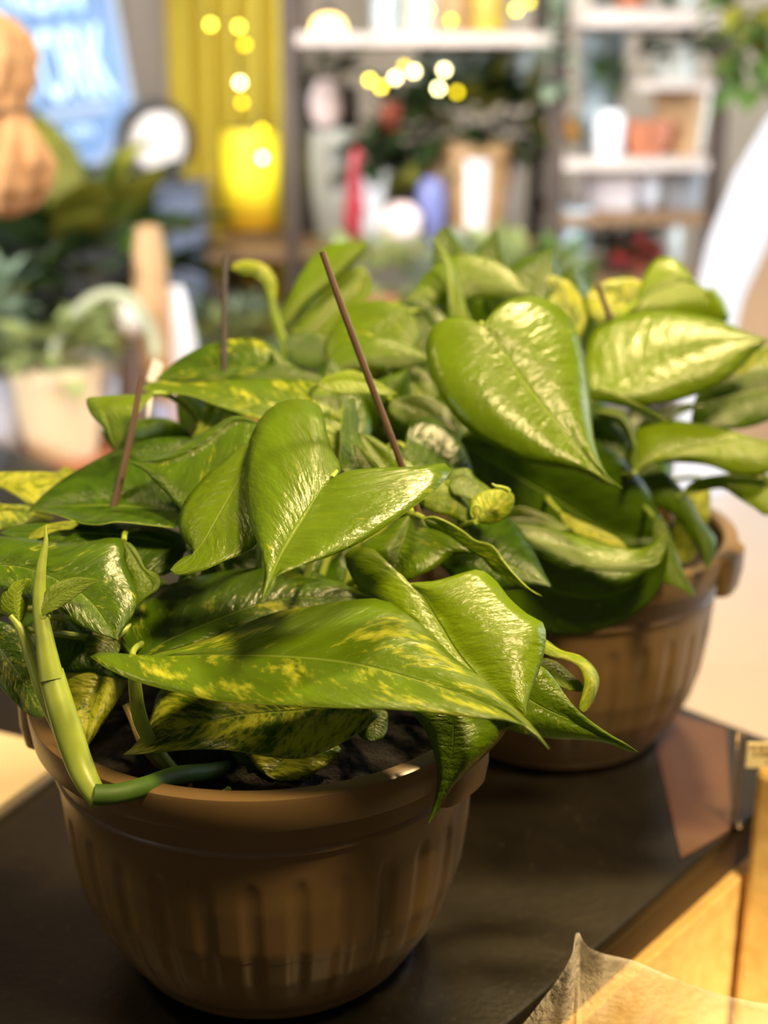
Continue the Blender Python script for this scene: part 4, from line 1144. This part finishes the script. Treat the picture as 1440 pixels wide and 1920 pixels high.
def letters(txt, u0, v0, hpx, wpx, name='lettering'):
    cu = bpy.data.curves.new('t', 'FONT'); cu.body = txt; cu.size = 1; cu.extrude = .01; cu.offset = .012
    to = bpy.data.objects.new('t', cu); COL.objects.link(to)
    bpy.context.view_layer.update()
    me = bpy.data.meshes.new_from_object(to.evaluated_get(bpy.context.evaluated_depsgraph_get()))
    vs = np.array([v.co[:] for v in me.vertices]); fs = [tuple(p.vertices) for p in me.polygons]
    bpy.data.objects.remove(to)
    lo, hi = vs.min(0), vs.max(0)
    o3 = sp_(u0, v0); kk = mpp(v0, ys)
    X = (vs[:, 0] - lo[0]) / (hi[0] - lo[0]); Y = (vs[:, 1] - lo[1]) / (hi[1] - lo[1])
    lean = .17
    out = [(o3[0] + (x * wpx - y * hpx * lean) * kk, ys - .003 - .003 * (z > 0), o3[2] + (y * hpx + x * wpx * .10) * kk) for x, y, z in zip(X, Y, vs[:, 2])]
    return mesh_obj(name, out, fs, SIGNW, sg, False)
letters('WORK', 22, 200, 128, 200)
letters('NOM', 8, 34, 100, 150)
letters('oo cm', 82, 262, 16, 96)
plate([sp_(64, 212), sp_(208, 190), sp_(211, 206), sp_(67, 232)], ys - .004, ys).build('rule_line', mat('sign_rule', (186, 208, 236), .5, .03), sg, False)
for u in (40, 170):
    p = sp_(u, 305)
    b = MB(); b.box((p[0], ys + .012, p[2] / 2), (.024, .018, p[2])); b.build('leg', DARKW, sg, False)
# dark cupboard under it
cb = empty('dark_cupboard', (xu(150, 345, 2.6), 2.75, 0), 'black cupboard at the back behind the leafy plants', 'cupboard')
zc = zv(342, 2.62); x0, x1 = xu(-60, 400, 2.62), xu(286, 400, 2.62)
b = MB(); b.box(((x0 + x1) / 2, 2.76, zc / 2), (x1 - x0, .26, zc)); b.build('body', BLACK, cb, False, .004)
for sx in (.27, .73):
    b = MB(); b.box((x0 + (x1 - x0) * sx, 2.623, zc * .5), ((x1 - x0) * .44, .012, zc * .92)); dd = b.build('door', mat('black_door', (32, 29, 27), .5), cb, False, .003)
    b = MB(); b.ball((x0 + (x1 - x0) * (.46 if sx < .5 else .54), 2.610, zc * .6), .009, 10, 7); b.build('knob', mat('brass', (190, 150, 80), .3, .05, 10, 0, .9), dd)
# pedestal and the round framed mirror
pd = empty('pedestal', (xu(328, 350, 2.58), 2.66, 0), 'blue-grey square pedestal carrying the round mirror', 'pedestal')
zp = zv(350, 2.56)
x0, x1 = xu(292, 400, 2.56), xu(366, 400, 2.56)
b = MB(); b.box(((x0 + x1) / 2, 2.66, zp / 2 - .006), (x1 - x0, .20, zp - .012)); b.build('column', mat('blue_grey_paint', (112, 122, 146), .6, .08, 6), pd, False, .003)
b = MB(); b.box(((x0 + x1) / 2, 2.66, zp - .006), (x1 - x0 + .012, .212, .012)); b.build('top', mat('blue_grey_top', (90, 98, 118), .6, .08, 6), pd, False, .002)
kc = K(2.66)
mc = np.array([(x0 + x1) / 2 - 20 * kc, 2.66, zp])
mi = empty('round_mirror', mc, 'round dark-rimmed mirror with pale face on the blue-grey pedestal', 'mirror')
rz_ = 62 * kc
cz = zp + 14 * kc + rz_
b = MB(); b.tube([(mc[0] - 25 * kc + rz_ * math.cos(q) * .95, 2.65 + .02 * math.cos(q), cz + rz_ * math.sin(q)) for q in np.linspace(0, 2 * math.pi, 40, endpoint=False)], 12 * kc, 10, True); b.build('rim', mat('dark_grey_rim', (58, 56, 56), .4), mi)
b = MB(); b.ball((mc[0] - 25 * kc, 2.652, cz), (rz_ * .9, .008, rz_ * .95), 32, 16); b.build('face', mat('pale_face', (214, 204, 196), .4, .06), mi)
b = MB(); b.box((mc[0] - 8 * kc, 2.65, zp + 7 * kc), (60 * kc, .07, 13 * kc)); b.build('foot', BLACK, mi, False, .003)

# tan cloth bundle hanging at the left edge
yb = 1.55; kb = K(yb)
cb_ = on_y(20, 230, yb)
bd = empty('cloth_bundle', cb_, 'tan cloth bundle tied in the middle, hanging at the left edge', 'bundle')
b = MB()
pts = []
prof = []
for t in np.linspace(0, 1, 40):
    z = (1 - t) * 350                                  # px above the bottom
    if t < .42:
        r = 86 * math.sqrt(max(0.02, 1 - ((t - .18) / .34) ** 2)) if t < .36 else None
    prof.append(z)
def bund_r(z):
    # two full lobes with a tied waist between them, in pixels above the bottom
    xs = [0, 20, 55, 100, 140, 170, 190, 205, 235, 280, 315, 340, 352, 362]
    rs = [10, 52, 80, 86, 74, 58, 50, 52, 68, 74, 66, 46, 20, 6]
    return float(np.interp(z, xs, rs))
zs_ = np.linspace(0, 362, 56)
base_ = on_y(14, 408, yb)
b.lathe(base_, [(bund_r(z) * kb, z * kb) for z in zs_], 72, lambda a, r, z: r * (.09 * math.sin(5 * a + 40 * z) + .05 * math.sin(11 * a - 70 * z) + .04 * math.sin(3 * a + 25 * z)))
b.build('cloth', mat('tan_cloth', (184, 134, 84), .85, .10, 14, .3), bd)
b = MB(); b.tube([(base_[0] + 54 * kb * math.cos(q), base_[1] + 54 * kb * math.sin(q), base_[2] + 190 * kb) for q in np.linspace(0, 2 * math.pi, 30, endpoint=False)], .004, 8, True)
b.tube([(base_[0], base_[1], base_[2] + 355 * kb), (base_[0], base_[1], 2.699)], .003, 8); b.build('cord', mat('brown_cord', (120, 86, 54), .8), bd)

# things on the low reddish table
TT = TZ
def tat(u, v):
    return on_z(u, v, TZ - CT)
def tk(p):
    return (p[1] * CP + (CAM[2] - p[2]) * SP) / FPX
p = tat(118, 852); q = tk(p)
wp_ = potted('tan_wrapped_pot', 'tan paper wrapped pot with pale leaves on the reddish table', 'plant', p, 62 * q, 84 * q, 175 * q, KRAFT, 3 * q, None, [(.0, 0, .02, .085, .06, .035, 60, .05, 'pale')], 90)
c = p + np.array([0, 0, 178 * q])
b = MB(); b.tube(crom([c + np.array([-10 * q, .0, -.01]), c + np.array([20 * q, .0, 62 * q]), c + np.array([85 * q, .0, 118 * q]), c + np.array([140 * q, .0, 116 * q]), c + np.array([176 * q, 0, 60 * q]), c + np.array([186 * q, 0, 10 * q])], 40), .0085, 10); b.build('arching_stem', mat('pale_stem', (158, 160, 128), .6), wp_)
p = tat(192, 812); q = tk(p)
potted('white_side_pot', 'white pot with small pale leaves, half behind the tan wrapped pot', 'plant', p, 40 * q, 50 * q, 150 * q, WHT, 0, None, [(.0, 0, .02, .06, .05, .035, 40, .045, 'pale')], 91)
p = tat(6, 846); q = tk(p)
potted('blue_white_pot', 'blue-white pot at the near left end of the reddish table', 'plant', p, 44 * q, 60 * q, 170 * q, mat('ceramic_blue_white', (196, 204, 222), .4, .06), 0, None, [(-.02, .05, .05, .05, .03, .06, 30, .07, 'grey')], 92)
p = tat(252, 836); q = tk(p)
vessel('cream_topped_bottle', 'brown bottle with a round cream stopper among the small pots', 'bottle', p, [(0, 0), (22 * q, 0), (26 * q, 10 * q), (26 * q, 80 * q), (20 * q, 140 * q), (15 * q, 206 * q), (14 * q, 212 * q), (0, 213 * q)], mat('brown_glass', (96, 78, 66), .35))
bo = SC.objects['cream_topped_bottle']
b = MB(); b.ball((p[0], p[1], p[2] + 238 * q), (30 * q, 30 * q, 34 * q), 20, 14); b.build('stopper', CREAM, bo)
p = tat(300, 822); q = tk(p)
vessel('blue_rim_cup', 'small white cup with bluish glaze beside the terracotta saucer', 'cup', p + np.array([0, 0, 0]), [(0, 0), (16 * q, 0), (22 * q, 14 * q), (25 * q, 60 * q), (22 * q, 62 * q), (16 * q, 12 * q), (0, 8 * q)], mat('blue_glaze', (178, 186, 212), .35, .15, 20))
p = tat(350, 812); q = tk(p)
vessel('terracotta_saucer', 'wide terracotta saucer lying on the reddish table', 'saucer', p, [(0, 0), (46 * q, 0), (56 * q, 22 * q), (53 * q, 22 * q), (44 * q, 6 * q), (0, 5 * q)], mat('saucer_clay', (188, 98, 66), .6, .08))
p = tat(298, 806); q = tk(p)
vessel('tan_slim_bottle', 'slim tan clay bottle standing in front of the dark leaves', 'bottle', p, [(0, 0), (30 * q, 0), (34 * q, 12 * q), (34 * q, 240 * q), (28 * q, 330 * q), (22 * q, 374 * q), (18 * q, 376 * q), (18 * q, 350 * q), (0, 340 * q)], TAN)
p = tat(342, 800); q = tk(p)
vessel('white_slim_bottle', 'slim white bottle beside the tan clay bottle', 'bottle', p, [(0, 0), (28 * q, 0), (32 * q, 12 * q), (32 * q, 160 * q), (22 * q, 220 * q), (12 * q, 262 * q), (9 * q, 262 * q), (0, 250 * q)], WHT)
p = tat(150, 768); q = tk(p)
potted('dark_leafy_plant', 'large dark leafy plant in a black pot before the black cupboard', 'plant', p, 56 * q, 78 * q, 130 * q, BLACK, 0, None, [(.02, 0, .12, .17, .12, .13, 70, .10, 'dark'), (.0, -.04, .13, .15, .06, .12, 22, .13, 'olive'), (.07, -.03, .20, .06, .05, .05, 16, .09, 'mid')], 93)
p = tat(-10, 752); q = tk(p)
potted('teal_pot_plant', 'tall teal pot with green blades at the far left of the reddish table', 'plant', p, 24 * q, 34 * q, 290 * q, mat('teal_glaze', (96, 142, 132), .45, .1), 0, None, [(.02, 0, -.06, .03, .05, .05, 20, .08, 'mid')], 94)
for i, (u, v, h_, w, m, g, lab) in enumerate(((415, 760, 70, 34, CREAM, 'pale', 'cream pot of pale leaves beside the dark hanger wire'), (470, 742, 80, 36, PBLUE, 'grey', 'pale blue pot of grey-green leaves beside the small upright yellow leaf'), (520, 756, 60, 30, TERRA, 'olive', 'terracotta pot of olive leaves behind the front pothos'), (385, 735, 60, 30, WHT, 'grey', 'white pot of grey-green leaves beside the slim white bottle'), (600, 740, 70, 34, GREYW, 'pale', 'grey-white pot of pale leaves behind the tall hanger wire'))):
    p = tat(u, v); q = tk(p)
    potted('table_plant', lab, 'plant', p, w * .7 * q, w * q, h_ * q, m, 0, 'small pots on the reddish table', [(0, 0, .035, .06, .05, .055, 50, .04, g)], 100 + i)

# ------------------------------------------------------------------ right edge
yw = 1.62
lb = empty('leaning_white_board', on_y(1400, 955, yw), 'white board standing on the white table at the right', 'board')
qz = CT - .025
wpts = [on_y(1285, 640, yw), on_y(1296, 590, yw), on_y(1330, 450, yw), on_y(1378, 330, yw), on_y(1440, 225, yw), on_y(1530, 130, yw), on_y(1560, 300, yw), on_y(1450, 440, yw), on_y(1395, 560, yw), on_y(1372, 660, yw)]
wpts += [np.array([wpts[-1][0] + .01, yw, qz]), np.array([wpts[0][0] - .004, yw, qz])]
plate(wpts, yw, yw + .012).build('panel', mat('white_board', (206, 210, 222), .6, .03, 4), lb, False, .002)
kb_ = empty('kraft_screen', on_y(1450, 900, 1.80), 'brown board standing behind the white board at the right', 'board')
x0, x1 = xu(1352, 500, 1.80), xu(1560, 500, 1.80)
b = MB(); b.box(((x0 + x1) / 2, 1.80, (zv(400, 1.80) + qz) / 2), (x1 - x0, .014, zv(400, 1.80) - qz)); b.build('panel', mat('brown_board', (164, 132, 100), .7, .08, 5), kb_, False, .002)
# trailing plant hanging in the upper right corner
yh = 2.30; kh = K(yh)
hc = on_y(1440, -150, yh)
hp = empty('hanging_basket', hc, 'green trailing plant hanging in the upper right corner', 'plant')
b = MB(); b.lathe((hc[0], hc[1], hc[2]), [(0, 0), (.06, .0), (.10, .10), (.104, .12), (.09, .12), (0, .10)], 30, cap=False); b.build('basket', DARKW, hp)
b = MB()
for q_ in range(3):
    a_2 = q_ * 2.1 + .4
    b.tube([(hc[0] + .098 * math.cos(a_2), hc[1] + .098 * math.sin(a_2), hc[2] + .11), (hc[0], hc[1], hc[2] + .40)], .002, 6)
b.tube([(hc[0], hc[1], hc[2] + .40), (hc[0], hc[1], 2.699)], .002, 6); b.build('cord', mat('brown_cord', (120, 86, 54), .8), hp)
leaf_clump((hc[0] + .0, hc[1], hc[2] - .10), (.055, .08, .26), 120, .055, GREENS['mid'], hp, 120, up=-.6)
leaf_clump((hc[0] - .02, hc[1] - .04, hc[2] - .06), (.045, .06, .24), 40, .055, GREENS['olive'], hp, 121, up=-.6)

# white tag stuck in the front pot
b = MB()
tcen = P(289, 692, .880)
kq = .880 / FPX
vs = [P(u, v, .880 + dd) for dd in (0, .0012) for (u, v) in ((274, 712), (287, 672), (307, 682), (296, 716))]
b.add(vs, [(0, 1, 2, 3), (7, 6, 5, 4), (0, 4, 5, 1), (1, 5, 6, 2), (2, 6, 7, 3), (3, 7, 4, 0)])
b.tube([P(284, 712, .8806), P(276, 800, .870), P(300, 960, .80)], .0012, 6)
b.build('plant_tag', mat('white_tag', (236, 232, 226), .5, .02), A1, False)
